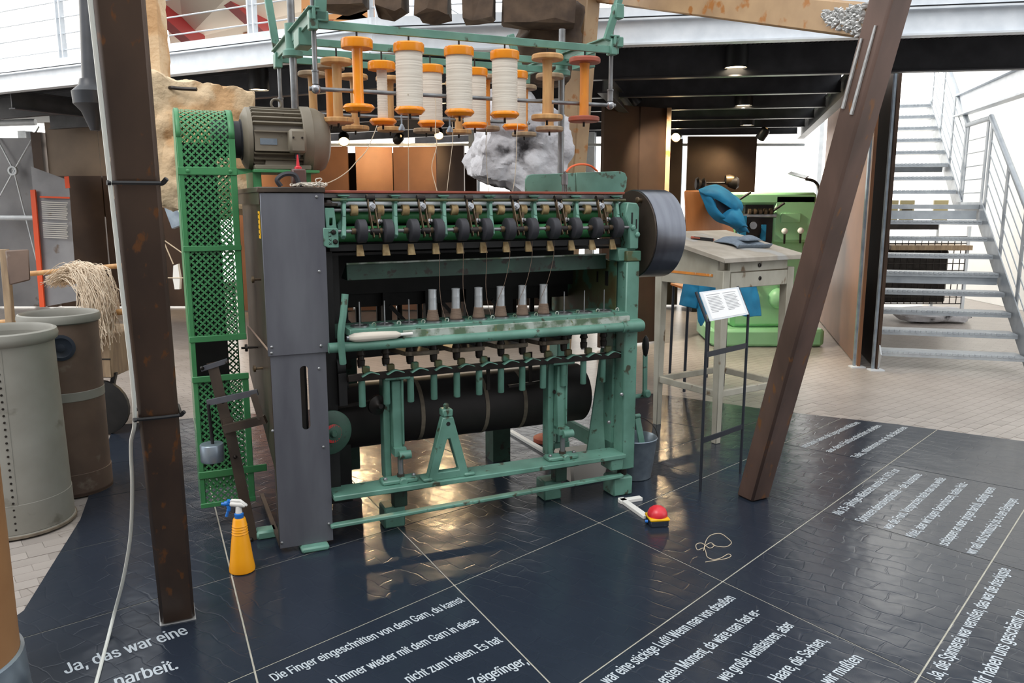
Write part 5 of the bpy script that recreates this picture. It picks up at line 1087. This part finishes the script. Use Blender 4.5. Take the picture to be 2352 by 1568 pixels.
tb(MB(), LW - .03, LW - .012, .06, LD - .06, 1.085, 1.262).build('side_apron', 'desk', dsk, True)
for a0, a1, b0, b1, z in ((.05, LW - .05, .02, .05, .33), (.02, .05, .05, LD - .05, .33), (LW - .05, LW - .02, .05, LD - .05, .33), (.05, LW - .05, LD - .05, LD - .02, .33)): tb(MB(), a0, a1, b0, b1, z, z + .045).build('foot_rail', 'desk', dsk, True, bevel=.003)
zt = lambda b: ztop(b) + .035
tn = thing('folding_knife', 'red and black folding knife lying on the desk top', 'knife', T(.22, .40, zt(.40) + .002))
MB().beam(T(.16, .47, zt(.47) + .013), T(.30, .38, zt(.38) + .013), .028, .018, (0, 0, 1)).build('handle', 'wood_red', tn, True, bevel=.005); MB().beam(T(.17, .455, zt(.455) + .013), T(.29, .375, zt(.375) + .013), .012, .022, (0, 0, 1)).build('grip', 'black_plastic', tn, True, bevel=.003)
cl = MB()
def fold(s, t): a = .30 + .30 * s + .02 * math.sin(t * 5); b = .16 + .2 * t + .03 * math.sin(s * 4); return T(a, b, zt(b) + .012 + .03 * math.sin(PI * s) ** .5 * math.sin(PI * t) ** .5 + .006 * math.sin(9 * s + 4 * t))
cl.grid(fold, 16, 10); cl.grid(lambda s, t: T(.42 + .16 * s, .18 + .12 * t, zt(.2) + .045 + .035 * math.sin(PI * s) ** .6 * math.sin(PI * t) ** .6), 10, 8)
cl.grid(lambda s, t: T(.30 + .32 * s, .155 + .02 * math.sin(s * 5) + .012 * math.cos(PI * t), zt(.15) + .004 + .028 * t), 14, 3)
tag(cl.build('folded_cloth', 'grey_cloth', origin=T(.45, .25, zt(.25)), smooth=80, solid=.006), 'folded grey knitted cloth lying on the desk top', 'cloth')
H0 = Vector((1.762,6.843,0)); H0.z = 0
ch = thing('plywood_chair', 'tall chair with an orange plywood back behind the desk', 'chair', (1.86, 7.0, 0))
MB().hexa([(1.499,6.935,1.26), (1.973,7.139,1.264), (1.981,7.169,1.263), (1.506,6.965,1.259)], [(1.473,7.02,1.749), (1.904,7.223,1.752), (1.912,7.254,1.753), (1.48,7.05,1.75)]).build('backrest', 'plywood', ch, True, bevel=.012)
bx = Vector((1.499,6.935,1.26))
for k, (dx, dy) in enumerate(((.02, .0), (.42, .22), (-.02, .46), (.36, .6))): MB().cyl((bx.x + dx, bx.y + dy, 0), (bx.x + dx + .01, bx.y + dy, .92 if k > 1 else 1.3), .013, n=10).build('leg', 'stand', ch, True)
MB().hexa([(bx.x, bx.y + .02, .9), (bx.x + .43, bx.y + .2, .9), (bx.x + .37, bx.y + .62, .9), (bx.x - .04, bx.y + .46, .9)], [(bx.x, bx.y + .02, .918), (bx.x + .43, bx.y + .2, .918), (bx.x + .37, bx.y + .62, .918), (bx.x - .04, bx.y + .46, .918)]).build('seat', 'plywood', ch, True)
jk = thing('work_jacket', 'blue work jacket hung over the plywood chair back', 'jacket', (1.95, 6.9, 1.4))
def cat(P, t):
    n = len(P) - 1; x = min(t * n, n - 1e-6); i = int(x); t = x - i
    a, b, c, d = Vector(P[max(i - 1, 0)]), Vector(P[i]), Vector(P[i + 1]), Vector(P[min(i + 2, n)])
    return 0.5 * ((2 * b) + (c - a) * t + (2 * a - 5 * b + 4 * c - d) * t * t + (3 * b - a - 3 * c + d) * t ** 3)
def drape(rows, nm, mat='jacket', amp=.02, fr=6, nu=26, nv=26, th=.012, seed=0):
    from mathutils import noise
    def fn(s_, t_):
        p = cat([cat(r_, s_) for r_ in rows], t_); q = p * fr + Vector((seed, 0, seed))
        return p + Vector((noise.noise(q) * .4, -abs(noise.noise(q * 1.3 + Vector((9, 0, 0)))) * 1.2, noise.noise(q + Vector((0, 7, 0))) * .4)) * amp
    return MB().grid(fn, nu, nv).build(nm, mat, jk, True, smooth=80, solid=th)
drape([[(1.596,7.02,1.749), (1.683,7.107,1.784), (1.78,7.149,1.792), (1.867,7.142,1.755), (1.945,7.112,1.695), (1.99,7.103,1.643)],
       [(1.584,6.916,1.737), (1.657,6.9,1.762), (1.735,6.889,1.755), (1.818,6.892,1.715), (1.895,6.924,1.665), (1.971,7.018,1.621)],
       [(1.599,6.851,1.715), (1.659,6.811,1.714), (1.729,6.797,1.693), (1.804,6.801,1.657), (1.878,6.855,1.621), (1.956,6.972,1.591)],
       [(1.637,6.837,1.693), (1.688,6.803,1.671), (1.753,6.797,1.636), (1.816,6.812,1.603), (1.884,6.869,1.581), (1.949,6.969,1.573)]], 'hood', amp=.03, fr=7)
drape([[(1.579,6.959,1.752), (1.607,6.941,1.763), (1.647,6.919,1.751), (1.681,6.934,1.723)], [(1.593,6.865,1.679), (1.622,6.837,1.693), (1.66,6.825,1.679), (1.7,6.849,1.643)], [(1.627,6.842,1.6), (1.659,6.795,1.621), (1.692,6.782,1.607), (1.724,6.815,1.564)],
       [(1.669,6.82,1.535), (1.697,6.763,1.557), (1.733,6.762,1.55), (1.773,6.798,1.521)], [(1.729,6.822,1.485), (1.755,6.756,1.515), (1.798,6.756,1.515), (1.851,6.814,1.499)], [(1.825,6.848,1.459), (1.85,6.781,1.486), (1.896,6.791,1.485), (1.942,6.849,1.469)], [(1.943,6.917,1.391), (1.948,6.858,1.404), (1.978,6.859,1.407), (2.017,6.918,1.398)]], 'front_panel', amp=.022, fr=8, seed=3)
drape([[(1.716,6.947,1.683), (1.794,6.931,1.65), (1.912,6.976,1.613)], [(1.733,6.911,1.592), (1.804,6.899,1.577), (1.909,6.959,1.577)], [(1.757,6.875,1.498), (1.82,6.865,1.498), (1.925,6.928,1.511)]], 'lining', 'lining', .02)
drape([[(1.741,6.79,1.536), (1.809,6.809,1.586), (1.911,6.892,1.596)], [(1.748,6.755,1.508), (1.824,6.752,1.551), (1.929,6.843,1.549)], [(1.805,6.75,1.479), (1.865,6.734,1.508), (1.945,6.813,1.492)], [(1.887,6.803,1.435), (1.919,6.766,1.457), (1.973,6.824,1.441)]], 'lapel', amp=.02, seed=5)
drape([[(1.483,6.853,1.022), (1.529,6.793,1.027), (1.588,6.792,1.02), (1.654,6.851,1.007)], [(1.449,6.816,0.921), (1.5,6.746,0.929), (1.569,6.755,0.921), (1.627,6.813,0.907)], [(1.419,6.773,0.793), (1.467,6.701,0.787), (1.537,6.719,0.774), (1.563,6.77,0.778)]], 'sleeve', amp=.03, seed=8)
drape([[(1.56,6.831,1.009), (1.588,6.791,1.013), (1.639,6.789,1.005), (1.698,6.849,1)], [(1.562,6.759,0.831), (1.576,6.71,0.837), (1.617,6.73,0.835), (1.666,6.779,0.829)], [(1.567,6.723,0.681), (1.571,6.687,0.649), (1.588,6.693,0.626), (1.621,6.732,0.672)]], 'front_tail', amp=.02, seed=11)
drape([[(1.694,6.97,0.996), (1.81,6.911,1.001), (1.966,6.929,0.992), (2.127,7.028,0.975)], [(1.689,6.931,0.886), (1.815,6.85,0.888), (1.977,6.868,0.871), (2.154,7.004,0.84)], [(1.698,6.899,0.758), (1.824,6.805,0.744), (1.993,6.817,0.697), (2.17,6.965,0.669)]], 'lower_body', amp=.04, fr=5, seed=14)
std = thing('information_stand', 'slim dark steel stand holding a white text sheet, before the desk', 'stand', (1.242,4.581,0))
pa, pb = Vector((1.086, 4.435, .007)), Vector((1.402, 4.737, .007)); hz = .985
bk = Vector((-.05, .05, .145))
for p in (pa, pb):
    MB().cyl(p, p + Vector((0, 0, hz)), .0085, n=10).build('post', 'stand', std, True); MB().cyl(p + Vector((0, 0, hz)), p + Vector((0, 0, hz)) + bk * 1.12, .0085, n=10).build('bent_arm', 'stand', std, True)
for z in (.30, .80): MB().beam(pa + Vector((0, 0, z)), pb + Vector((0, 0, z)), .008, .03).build('cross_bar', 'stand', std, True)
e_ = pb - pa; nn = bk.cross(e_).normalized() * -1
if nn.y > 0: nn = -nn
def bd_(s, t, o): return pa + Vector((0, 0, hz)) + e_ * s + bk * t + nn * o
MB().hexa([bd_(.03, 0, .008), bd_(.97, 0, .008), bd_(.97, 0, .012), bd_(.03, 0, .012)], [bd_(.03, 1.08, .008), bd_(.97, 1.08, .008), bd_(.97, 1.08, .012), bd_(.03, 1.08, .012)]).build('board', 'galv', std, True, smooth=0)
MB().hexa([bd_(.09, .06, .012), bd_(.91, .06, .012), bd_(.91, .06, .0135), bd_(.09, .06, .0135)], [bd_(.09, 1.02, .012), bd_(.91, 1.02, .012), bd_(.91, 1.02, .0135), bd_(.09, 1.02, .0135)]).build('text_sheet', 'paper', std, True, smooth=0)
m = MB()
for c0, c1 in ((.14, .46), (.53, .85)):
    for k in range(12):
        t = .92 - k * .055 - (.03 if k > 0 else 0); w_ = c1 - (.0 if k != 11 else .15) - .02 * ((k * 5) % 3)
        m.hexa([bd_(c0, t, .0136), bd_(w_, t, .0136), bd_(w_, t, .014), bd_(c0, t, .014)], [bd_(c0, t + .018, .0136), bd_(w_, t + .018, .0136), bd_(w_, t + .018, .014), bd_(c0, t + .018, .014)])
m.build('print', 'ink', std, True, smooth=0)['kind'] = 'stuff'
# red push button, cable duct, thread, bottle
BR = R(8); Bp = (0.753,3.946,0)
bt = thing('push_button', 'red mushroom push button on a yellow plate, on the floor right of the machine', 'button', (Bp[0], Bp[1], .0075), BR)
MB().box((-.048, -.04, 0), (.048, .056, .032)).build('box', 'navy', bt, bevel=.004)
MB().prism([(-.052, -.045, .032), (.052, -.045, .032), (.052, .06, .032), (-.052, .06, .032)], (0, 0, .014)).build('plate', 'yellow', bt, bevel=.004)
MB().lathe((0, .008, .046), (0, 0, 1), [(.05, 0), (.052, .006), (.050, .02), (.042, .036), (.026, .048), (.010, .053), (.004, .0535)], 36).build('dome', 'red', bt)
MB().lathe((.028, -.0402, .014), (0, -1, 0), [(.011, 0), (.010, .002), (.006, .001)], 16).build('screw', 'navy', bt)
MB().cyl((-.052, .0, .02), (-.066, .004, .02), .008, n=12).build('gland', 'blue', bt)
dc_ = thing('cable_duct', 'white cable duct bent round the machine foot to the push button', 'duct', (0.631,4.199,0))
def duct(p, q, par): p = Vector(p); q = Vector(q); MB().beam((p.x, p.y, .017), (q.x, q.y, .017), .036, .02).build('channel', 'offwhite_paint', par, True, bevel=.002)
duct((0.723,4.297,0), (0.594,4.245,0), dc_); duct((0.606,4.284,0), (0.707,4.021,0), dc_)
d2 = thing('cable_duct', 'white cable duct lying under the middle of the machine', 'duct', (0.117,5.369,0)); duct((-0.013,5.635,0), (0.236,5.116,0), d2)
tp2 = [(0.895,3.501,0.009), (0.95,3.52,0.009), (1.002,3.539,0.009), (1.032,3.567,0.009), (1.022,3.586,0.009), (0.976,3.541,0.01), (0.938,3.529,0.009), (0.917,3.557,0.009), (0.922,3.608,0.012), (0.922,3.65,0.011), (0.889,3.634,0.009), (0.896,3.694,0.009), (0.927,3.707,0.01), (0.95,3.647,0.012), (0.981,3.684,0.009), (0.971,3.714,0.009), (0.936,3.675,0.011), (0.914,3.616,0.013), (0.957,3.743,0.01), (0.998,3.809,0.009), (1.048,3.825,0.009), (1.07,3.766,0.009), (1.073,3.714,0.009), (1.036,3.669,0.009), (0.995,3.674,0.009), (0.975,3.694,0.009)]
tag(MB().tube(curve_pts(tp2, 6), .0018, 5).build('loose_thread', 'thread', origin=(0.982,3.689,0)), 'tangled loose thread lying on the dark floor tile', 'thread')
Sp = Vector((-1.221,3.418,0))
sb = thing('spray_bottle', 'yellow conical spray bottle with a blue and white trigger head', 'bottle', (Sp.x, Sp.y, .0075))
MB().lathe((0, 0, 0), (0, 0, 1), [(.05, 0), (.056, .004), (.057, .012), (.050, .06), (.042, .13), (.036, .17), (.0345, .178), (.0365, .181), (.0345, .184), (.0335, .19), (.0355, .193), (.0335, .196), (.0325, .202), (.0345, .205), (.0325, .208), (.0315, .214), (.0335, .217), (.0315, .22), (.028, .245), (.024, .252)], 40).build('body', 'bottle', sb)
MB().lathe((0, 0, .252), (0, 0, 1), [(.019, 0), (.02, .002), (.02, .02), (.017, .022)], 24).build('screw_cap', 'blue', sb)
MB().lathe((0, 0, .274), (0, 0, 1), [(.015, 0), (.013, .02), (.012, .034)], 20).tube([(-.035, 0, .318), (-.01, 0, .316), (.012, 0, .314), (.030, 0, .305)], [.013, .014, .014, .006], 14).prism([(-.045, -.008, .322), (.0, -.009, .325), (.038, -.004, .304), (.036, -.004, .312), (.01, -.009, .336), (-.03, -.009, .338)], (0, .017, 0)).build('pump_head', 'offwhite_paint', sb, bevel=.002)
MB().tube([(-.075, 0, .316), (-.062, 0, .316), (-.06, 0, .317), (-.035, 0, .32)], [.007, .008, .011, .011], 14).build('nozzle', 'blue', sb)
MB().tube(curve_pts([(-.038, 0, .333), (-.046, 0, .315), (-.043, 0, .295), (-.05, 0, .275), (-.056, 0, .258)]), [.011] * 9 + [.009] * 12 + [.007] * 12, 10).build('trigger', 'blue', sb)
# under and beside the machine
zb = thing('zinc_bucket', 'zinc bucket standing behind the right foot of the machine', 'bucket', (.74, 4.70, .007))
MB().lathe((0, 0, 0), (0, 0, 1), [(.10, 0), (.105, .004), (.108, .03), (.114, .07), (.116, .075), (.135, .24), (.14, .246), (.136, .25), (.13, .24), (.1, .01), (0, .01)], 36, cap=False).build('body', 'zinc', zb)
MB().tube([(.138 * math.cos(a), -.02 + .05 * math.sin(a), .245 + .12 * math.sin(a)) for a in [PI * k / 14 for k in range(15)]], .003, 6).build('handle', 'iron', zb)
pl = thing('plastic_tub', 'dusty white plastic tub under the right end of the machine', 'tub', (.42, 4.66, .007), R(24))
MB().hexa([(-.11, -.09, 0), (.11, -.09, 0), (.11, .09, 0), (-.11, .09, 0)], [(-.14, -.12, .17), (.14, -.12, .17), (.14, .12, .17), (-.14, .12, .17)]).build('body', 'tub', pl, bevel=.015)
rb = thing('wooden_reel', 'brown wooden reel standing on the floor behind the machine', 'reel', (0.249,5.42,0))
MB().lathe((0, 0, .007), (0, 0, 1), [(.095, 0), (.1, .004), (.1, .03), (.09, .036), (.04, .045), (.03, .06), (.03, .22)], 32).build('base', 'wood_red', rb)

# ------------------------------------------------------------------ green milling machine, lamp and old lathe head
ml = thing('milling_machine', 'large light green milling machine behind the desk', 'machine', (3.1, 9.5, 0))
MB().prism([(2.52, 9.15, 0.004), (3.74, 9.15, 0.004), (3.79, 9.25, .004), (3.76, 10.0, .004), (2.52, 10.2, .004), (2.46, 9.25, .004)], (0, 0, .2)).build('plinth', 'mill_green', ml, True, bevel=.03)
MB().box((2.72, 9.32, .2), (3.55, 10.1, 1.28)).build('column', 'mill_green', ml, True, bevel=.05)
hd = MB().box((3.12, 9.22, 1.2), (3.60, 10.15, 1.74)).box((2.62, 9.22, 1.62), (3.60, 10.15, 1.76)).box((2.66, 9.6, 1.18), (3.2, 10.1, 1.7)).build('head', 'mill_green', ml, True, bevel=.03)
MB().box((2.80, 9.24, 1.18), (3.12, 9.6, 1.62)).build('dark_bay', 'black', ml, True)
MB().cyl((2.66, 9.2, 1.5), (3.14, 9.2, 1.5), .022, n=12).build('arbor', 'steel', ml, True)
MB().lathe((2.88, 9.2, 1.39), (0, -1, 0), [(.13, -.04), (.13, 0), (.05, .01), (.045, .03), (.04, .035)], 24).build('cutter_disc', 'iron', ml, True)
MB().lathe((2.88, 9.17, 1.39), (0, -1, 0), [(.045, 0), (.04, .01)], 18).build('spindle_nose', 'steel', ml, True)
MB().box((2.74, 9.16, 1.26), (2.8, 9.3, 1.5)).build('blue_bracket', 'jacket', ml, True); MB().box((2.98, 9.18, 1.22), (3.03, 9.3, 1.4)).build('blue_bracket', 'jacket', ml, True)
for k in range(5): MB().lathe((2.82 + k * .06, 9.2, 1.545), (1, 0, 0), [(.035, 0), (.035, .03)], 14).build('collar', 'bronze', ml, True)
MB().cyl((2.66, 9.2, 1.64), (2.82, 9.12, 1.76), .014, n=10).build('lever', 'iron', ml, True); MB().cyl((3.1, 9.2, 1.55), (3.2, 9.12, 1.64), .014, n=10).build('lever', 'iron', ml, True)
for x, z in ((3.22, 1.33), (3.40, 1.335)):
    l_ = MB().cyl((x + .03, 9.2, z - .14), (x, 9.12, z), .012, n=10).build('control_lever', 'iron', ml, True); MB().blob((x, 9.12, z), (.07, .07, .07), 14, 8).build('white_knob', 'offwhite_paint', l_, True)
MB().box((3.2, 9.205, 1.42), (3.42, 9.22, 1.53)).build('name_plate', 'mill_green', ml, True, bevel=.004)
MB().cyl((2.95, 9.3, .62), (2.96, 9.26, .78), .014, n=10).lathe((2.95, 9.3, .78), (0, -1, 0), [(.03, 0), (.03, .06)], 12).build('crank', 'iron', ml, True)
MB().lathe((3.26, 9.32, .55), (0, -1, 0), [(.12, 0), (.12, .03), (.08, .08), (.02, .1)], 24).build('gear_cap', 'mill_green', ml, True)
MB().cyl((3.5, 9.3, .45), (3.66, 9.3, .42), .07, n=16).build('end_shaft', 'iron', ml, True); MB().beam((3.63, 9.3, 0), (3.63, 9.3, .42), .05, .05, (0, 1, 0)).build('shaft_stand', 'iron', ml, True)
la = thing('machine_lamp', 'grey flat machine lamp on a bent arm, above the green milling machine', 'lamp', (3.65, 9.5, 1.76))
MB().tube(curve_pts([(3.57, 9.5, 1.76), (3.605,9.675,1.847), (3.554,9.684,1.898), (3.461,9.687,1.918)]), .018, 8).build('arm', 'iron', la, True)
MB().hexa([(3.177,9.493,1.967), (3.388,9.483,1.908), (3.539,9.793,1.941), (3.321,9.803,1.998)], [(3.177,9.495,1.977), (3.388,9.485,1.922), (3.539,9.796,1.957), (3.321,9.805,2.013)]).build('head', 'zinc', la, True, bevel=.005)
lh = thing('old_lathe_head', 'dark iron lathe head with brass parts behind the blue jacket', 'lathe', (3.062,12.205,1.803)[:2] + (0,))
MB().box(((2.75,12.216,1.867)[0], (2.75,12.216,1.867)[1], .0), ((3.399,12.216,1.867)[0], (3.399,12.216,1.867)[1] + .4, 1.62)).build('bed', 'black', lh, True)
MB().lathe((2.737,12.225,1.918), (1, 0, 0), [(.08, 0), (.1, .03), (.06, .08), (.09, .12), (.02, .16)], 18).lathe((3.269,12.227,1.931), (1, 0, 0), [(.05, -.06), (.08, 0), (.1, .06), (.07, .1)], 18).cyl((2.815,12.227,1.931), (3.334,12.227,1.931), .02, n=10).build('spindle', 'iron', lh, True)
MB().lathe((3.178,12.235,1.976), (1, 0, 0), [(.07, 0), (.08, .06), (.06, .12)], 18).build('brass_pulley', 'bronze', lh, True)

ml.location.x -= .16
# ------------------------------------------------------------------ stair, its side panels, wire cage beyond
DD = Vector((.25, .968, 0)).normalized(); WD = Vector((.968, -.25, 0)).normalized(); SR = Vector((4.93, 7.60, 0))
stt = thing('steel_stair', 'galvanised open-tread steel stair rising to the gallery at the right', 'stair', (4.3, 7.75, 0))
def SP(k, w, z): return SR + DD * k - WD * w + Vector((0, 0, z))
TW = 1.28
steps = [(i * .25, .18 * (i + 1)) for i in range(8)] + [(2.0 + .95 + i * .25, 1.62 + .18 * (i + 1)) for i in range(8)]
def tread(k, z, dep=.26):
    a = MB().hexa([SP(k, 0, z - .045), SP(k + dep, 0, z - .045), SP(k + dep, TW, z - .045), SP(k, TW, z - .045)], [SP(k, 0, z), SP(k + dep, 0, z), SP(k + dep, TW, z), SP(k, TW, z)]).build('tread', 'galv_stair', stt, True, smooth=0)
    m = MB(); n = 26
    for i in range(n): w = (i + .5) * TW / n; m.hexa([SP(k - .006, w - .015, z - .016), SP(k + .004, w - .015, z - .016), SP(k + .004, w + .015, z - .016), SP(k - .006, w + .015, z - .016)], [SP(k - .004, w - .015, z + .004), SP(k + .02, w - .015, z + .004), SP(k + .02, w + .015, z + .004), SP(k - .004, w + .015, z + .004)])
    m.build('nosing_teeth', 'galv_stair', a, True, smooth=0)['kind'] = 'stuff'
for k, z in steps: tread(k, z)
MB().hexa([SP(2.0, -.02, 1.57), SP(2.9, -.02, 1.57), SP(2.9, TW, 1.57), SP(2.0, TW, 1.57)], [SP(2.0, -.02, 1.62), SP(2.9, -.02, 1.62), SP(2.9, TW, 1.62), SP(2.0, TW, 1.62)]).build('landing', 'galv_stair', stt, True, smooth=0)
MB().beam(SP(2.02, 0, 1.5), SP(2.02, TW, 1.5), .04, .1).build('landing_beam', 'galv_stair', stt, True); MB().beam(SP(1.05, 0, .82), SP(1.05, TW, .82), .04, .09).build('tie_beam', 'galv_stair', stt, True); MB().beam(SP(3.75, 0, 2.1), SP(3.75, TW, 2.1), .04, .09).build('tie_beam', 'galv_stair', stt, True)
for w in (-.03, TW + .03):
    MB().beam(SP(-.12, w, .08), SP(2.05, w, 1.58), .012, .24).build('stringer', 'galv_stair', stt, True, smooth=0); MB().beam(SP(2.0, w, 1.55), SP(3.0, w, 1.55), .012, .2).build('stringer', 'galv_stair', stt, True, smooth=0); MB().beam(SP(2.85, w, 1.56), SP(5.0, w, 3.04), .012, .24).build('stringer', 'galv_stair', stt, True, smooth=0)
def flight_rail(w, pts, nm):
    for k, z in pts: MB().beam(SP(k, w, z - .12), SP(k, w, z + .95), .07, .014, WD).build('post', 'galv_stair', stt, True, smooth=0)
    (k0, z0), (k1, z1) = pts[0], pts[-1]; sl = (z1 - z0) / (k1 - k0) if k1 != k0 else 0
    MB().cyl(SP(k0 - .08, w, z0 + .98 - .08 * sl), SP(k1 + .08, w, z1 + .98 + .08 * sl), .03, n=12).build('handrail', 'galv_stair', stt, True)
    for j in range(5): MB().cyl(SP(k0, w, z0 + .14 + j * .16), SP(k1, w, z1 + .14 + j * .16), .007, n=6).build('rod', 'galv_stair', stt, True)
flight_rail(-.05, [(-.05, .2), (.55, .62), (1.2, 1.08), (1.9, 1.58)], 'a'); flight_rail(-.05, [(2.05, 1.62), (2.85, 1.62)], 'b'); flight_rail(-.05, [(2.95, 1.68), (3.6, 2.15), (4.25, 2.6), (4.9, 3.05)], 'c')
flight_rail(TW * .25, [(5.6, 3.05), (5.62, 3.05)], 'd'); flight_rail(TW * .6, [(5.6, 3.05), (5.62, 3.05)], 'd')
for lb, px in (('dark steel sheet wall beside the stair, nearer of the two', (3.622,7.859,0)), ('rust-toned steel sheet wall beside the stair, farther left of the two', (3.499,8.01,0))):
    t = thing('steel_wall_panel', lb, 'panel', px)
    n = WD * .03; p = Vector((px[0], px[1], 0)); q = p + DD * 3.9
    MB().hexa([p + Vector((0, 0, .01)), p + n + Vector((0, 0, .01)), q + n + Vector((0, 0, .01)), q + Vector((0, 0, .01))], [p + Vector((0, 0, 3.02)), p + n + Vector((0, 0, 3.02)), q + n + Vector((0, 0, 3.02)), q + Vector((0, 0, 3.02))]).build('sheet', 'panel_dark' if px[0] > 3.5 else 'panel_rust', t, True, smooth=0)
    MB().beam(p + n * .5 + DD * .02 - WD * .04 + Vector((0, 0, .0)), p + n * .5 + DD * .02 - WD * .04 + Vector((0, 0, 3.02)), .022, .03, (0, 1, 0)).build('frame_post', 'zinc', t, True); MB().cbox((p.x, p.y, .006), (.14, .1, .012)).build('foot_plate', 'galv', t, True)
gb = thing('inclined_channel', 'grey steel channel beam at the upper right beyond the stair', 'beam', (4.831,7.905,2.759))
MB().ibeam((4.509,6.889,2.754), (5.867,10.972,2.892), .12, .28, .02).build('channel', 'galv', gb, True, smooth=0)
cg = thing('wire_cage', 'low black wire mesh cage with machine parts behind the stair', 'cage', (6.0, 12.2, 0))
cx0, cx1, cy0, cz1 = 5.0, 6.75, 12.0, 1.15
for k in range(19): x = cx0 + k * (cx1 - cx0) / 18; MB().cyl((x, cy0, .15), (x, cy0, cz1), .007, n=5).build('bar', 'iron', cg, True)
for k in range(11): z = .15 + k * .1; MB().cyl((cx0, cy0, z), (cx1, cy0, z), .007, n=5).build('bar', 'iron', cg, True)
MB().box((cx0, cy0 + .1, .15), (cx1 - .2, cy0 + .9, .95)).build('stored_block', 'iron', cg, True, bevel=.03); MB().box((cx0 + .6, cy0 - .05, .95), (cx1 + .05, cy0 + .7, 1.02)).build('shelf', 'wood_grey', cg, True)
for x, y in ((cx0, cy0), (cx1, cy0), (cx0, cy0 + .9), (cx1, cy0 + .9)): MB().beam((x, y, 0), (x, y, 1.3), .04, .04, (0, 1, 0)).build('post', 'galv', cg, True)
MB().box((cx0 - .1, cy0 + .3, 1.24), (cx1 - .3, cy0 + .9, 1.36)).build('top_tray', 'iron', cg, True)
tag(MB().blob((5.9, 11.2, .1), (1.0, .5, .2), 20, 10, .08, 7, None, .4).build('floor_slab_stone', 'stone_grey', origin=(5.9, 11.2, .1)), 'flat grey stone lying on the floor under the stair', 'stone')
for i, (x, tl_) in enumerate(((5.85, 'tan folder standing leftmost on the shelf beyond the stair'), (6.1, 'framed sepia print standing in the middle beyond the stair'), (6.62, 'small tan framed card standing rightmost beyond the stair'))):
    t = thing('picture_card', tl_, 'picture', (x, 12.6, 1.36)); MB().box((x - .11, 12.6, 1.36), (x + .11, 12.63, 1.68)).build('board', 'frame_gold', t, True)
    if i == 1: MB().box((x - .08, 12.595, 1.42), (x + .08, 12.6, 1.62)).build('print', 'poster_ink', t, True)
    MB().box((x - .02, 12.63, 1.36), (x + .02, 12.7, 1.6)).build('strut', 'wood_grey', t, True)

# ------------------------------------------------------------------ lamps under the gallery
def downlight(pos, r, h, label, energy, warm=(1, .85, .62)):
    t = thing('ceiling_downlight', label, 'lamp', pos, group=None)
    MB().pipe((0, 0, 0), (0, 0, 1), r, r * .93, h, 28).build('housing', 'black_plastic', t); MB().cyl((0, 0, .012), (0, 0, .02), r * .92, n=28).build('bulb_face', 'glow', t); MB().cyl((0, 0, h - .01), (0, 0, h), r, n=28).build('cap', 'black_plastic', t)
    ld = bpy.data.lights.new('lamp_light', 'SPOT'); ld.energy = energy; ld.color = warm; ld.spot_size = R(100); ld.spot_blend = .6; ld.shadow_soft_size = .06
    lo_ = bpy.data.objects.new('lamp_light', ld); COL.objects.link(lo_); lo_.parent = t; lo_.location = (0, 0, .0)
    return t
def spot(pos, aim, label, energy, r=.06, warm=(1, .74, .42)):
    t = thing('spotlight', label, 'lamp', pos); a = (Vector(aim) - Vector(pos)).normalized(); p = Vector(pos)
    MB().lathe(p, -a, [(r * .92, .01), (r, 0), (r, .14), (r * .7, .17), (r * .3, .175)], 22, cap=False).build('housing', 'black_plastic', t, True); MB().lathe(p, -a, [(r * .9, .012), (r * .9, .02)], 22).build('bulb_face', 'glow_warm', t, True)
    MB().beam(p - a * .1, (p - a * .1) + Vector((0, 0, .16)), .03, .01, (0, 1, 0)).build('bracket', 'black_plastic', t, True)
    ld = bpy.data.lights.new('lamp_light', 'SPOT'); ld.energy = energy; ld.color = warm; ld.spot_size = R(110); ld.spot_blend = .7; ld.shadow_soft_size = .05
    lo_ = bpy.data.objects.new('lamp_light', ld); COL.objects.link(lo_); lo_.parent = t; lo_.location = a * .005; lo_.rotation_euler = a.to_track_quat('-Z', 'Y').to_euler()
    return t
downlight((-2.387,7.893,2.69), .095, .2, 'black cylinder downlight at the left, above the motor', 60)
downlight((1.917,7.198,2.782), .1, .2, 'largest black cylinder downlight, upper right below the gallery edge', 60)
downlight((2.674,9.627,2.745), .1, .2, 'middle black downlight in the right-hand row under the joists', 260)
downlight((3.328,11.754,2.719), .1, .16, 'farthest black downlight in the right-hand row under the joists', 200)
spot((1.348,8.908,2.694), (2.9, 9.3, .9), 'black spotlight right of the creel, glowing warm', 260, warm=(1, .88, .7))
spot((2.48,12.548,2.612), (1.2, 9.6, 1.4), 'far warm spotlight at the ceiling corner right of the rear leg', 40, .07)
spot((3.568,11.928,2.552), (2.9, 12.8, 1.2), 'black spotlight above the green milling machine', 50, .07)
spot((-2.212,10.892,2.429), (-1.5, 7.6, 0), 'warm spotlight behind the bobbins, nearer the motor', 90, .07)
spot((-0.981,11.112,2.524), (-.6, 7.2, 0), 'warm spotlight behind the bobbins, below the middle full bobbin', 60, .06)
spot((-1.513,10.896,2.452), (-2.1, 12.2, 2.1), 'warm spotlight behind the bobbins, second from the motor', 100, .06)
spot((-4.3, 11.0, 2.62), (-4.7, 12.3, 1.6), 'spotlight over the framed posters at the far left', 160, .06)
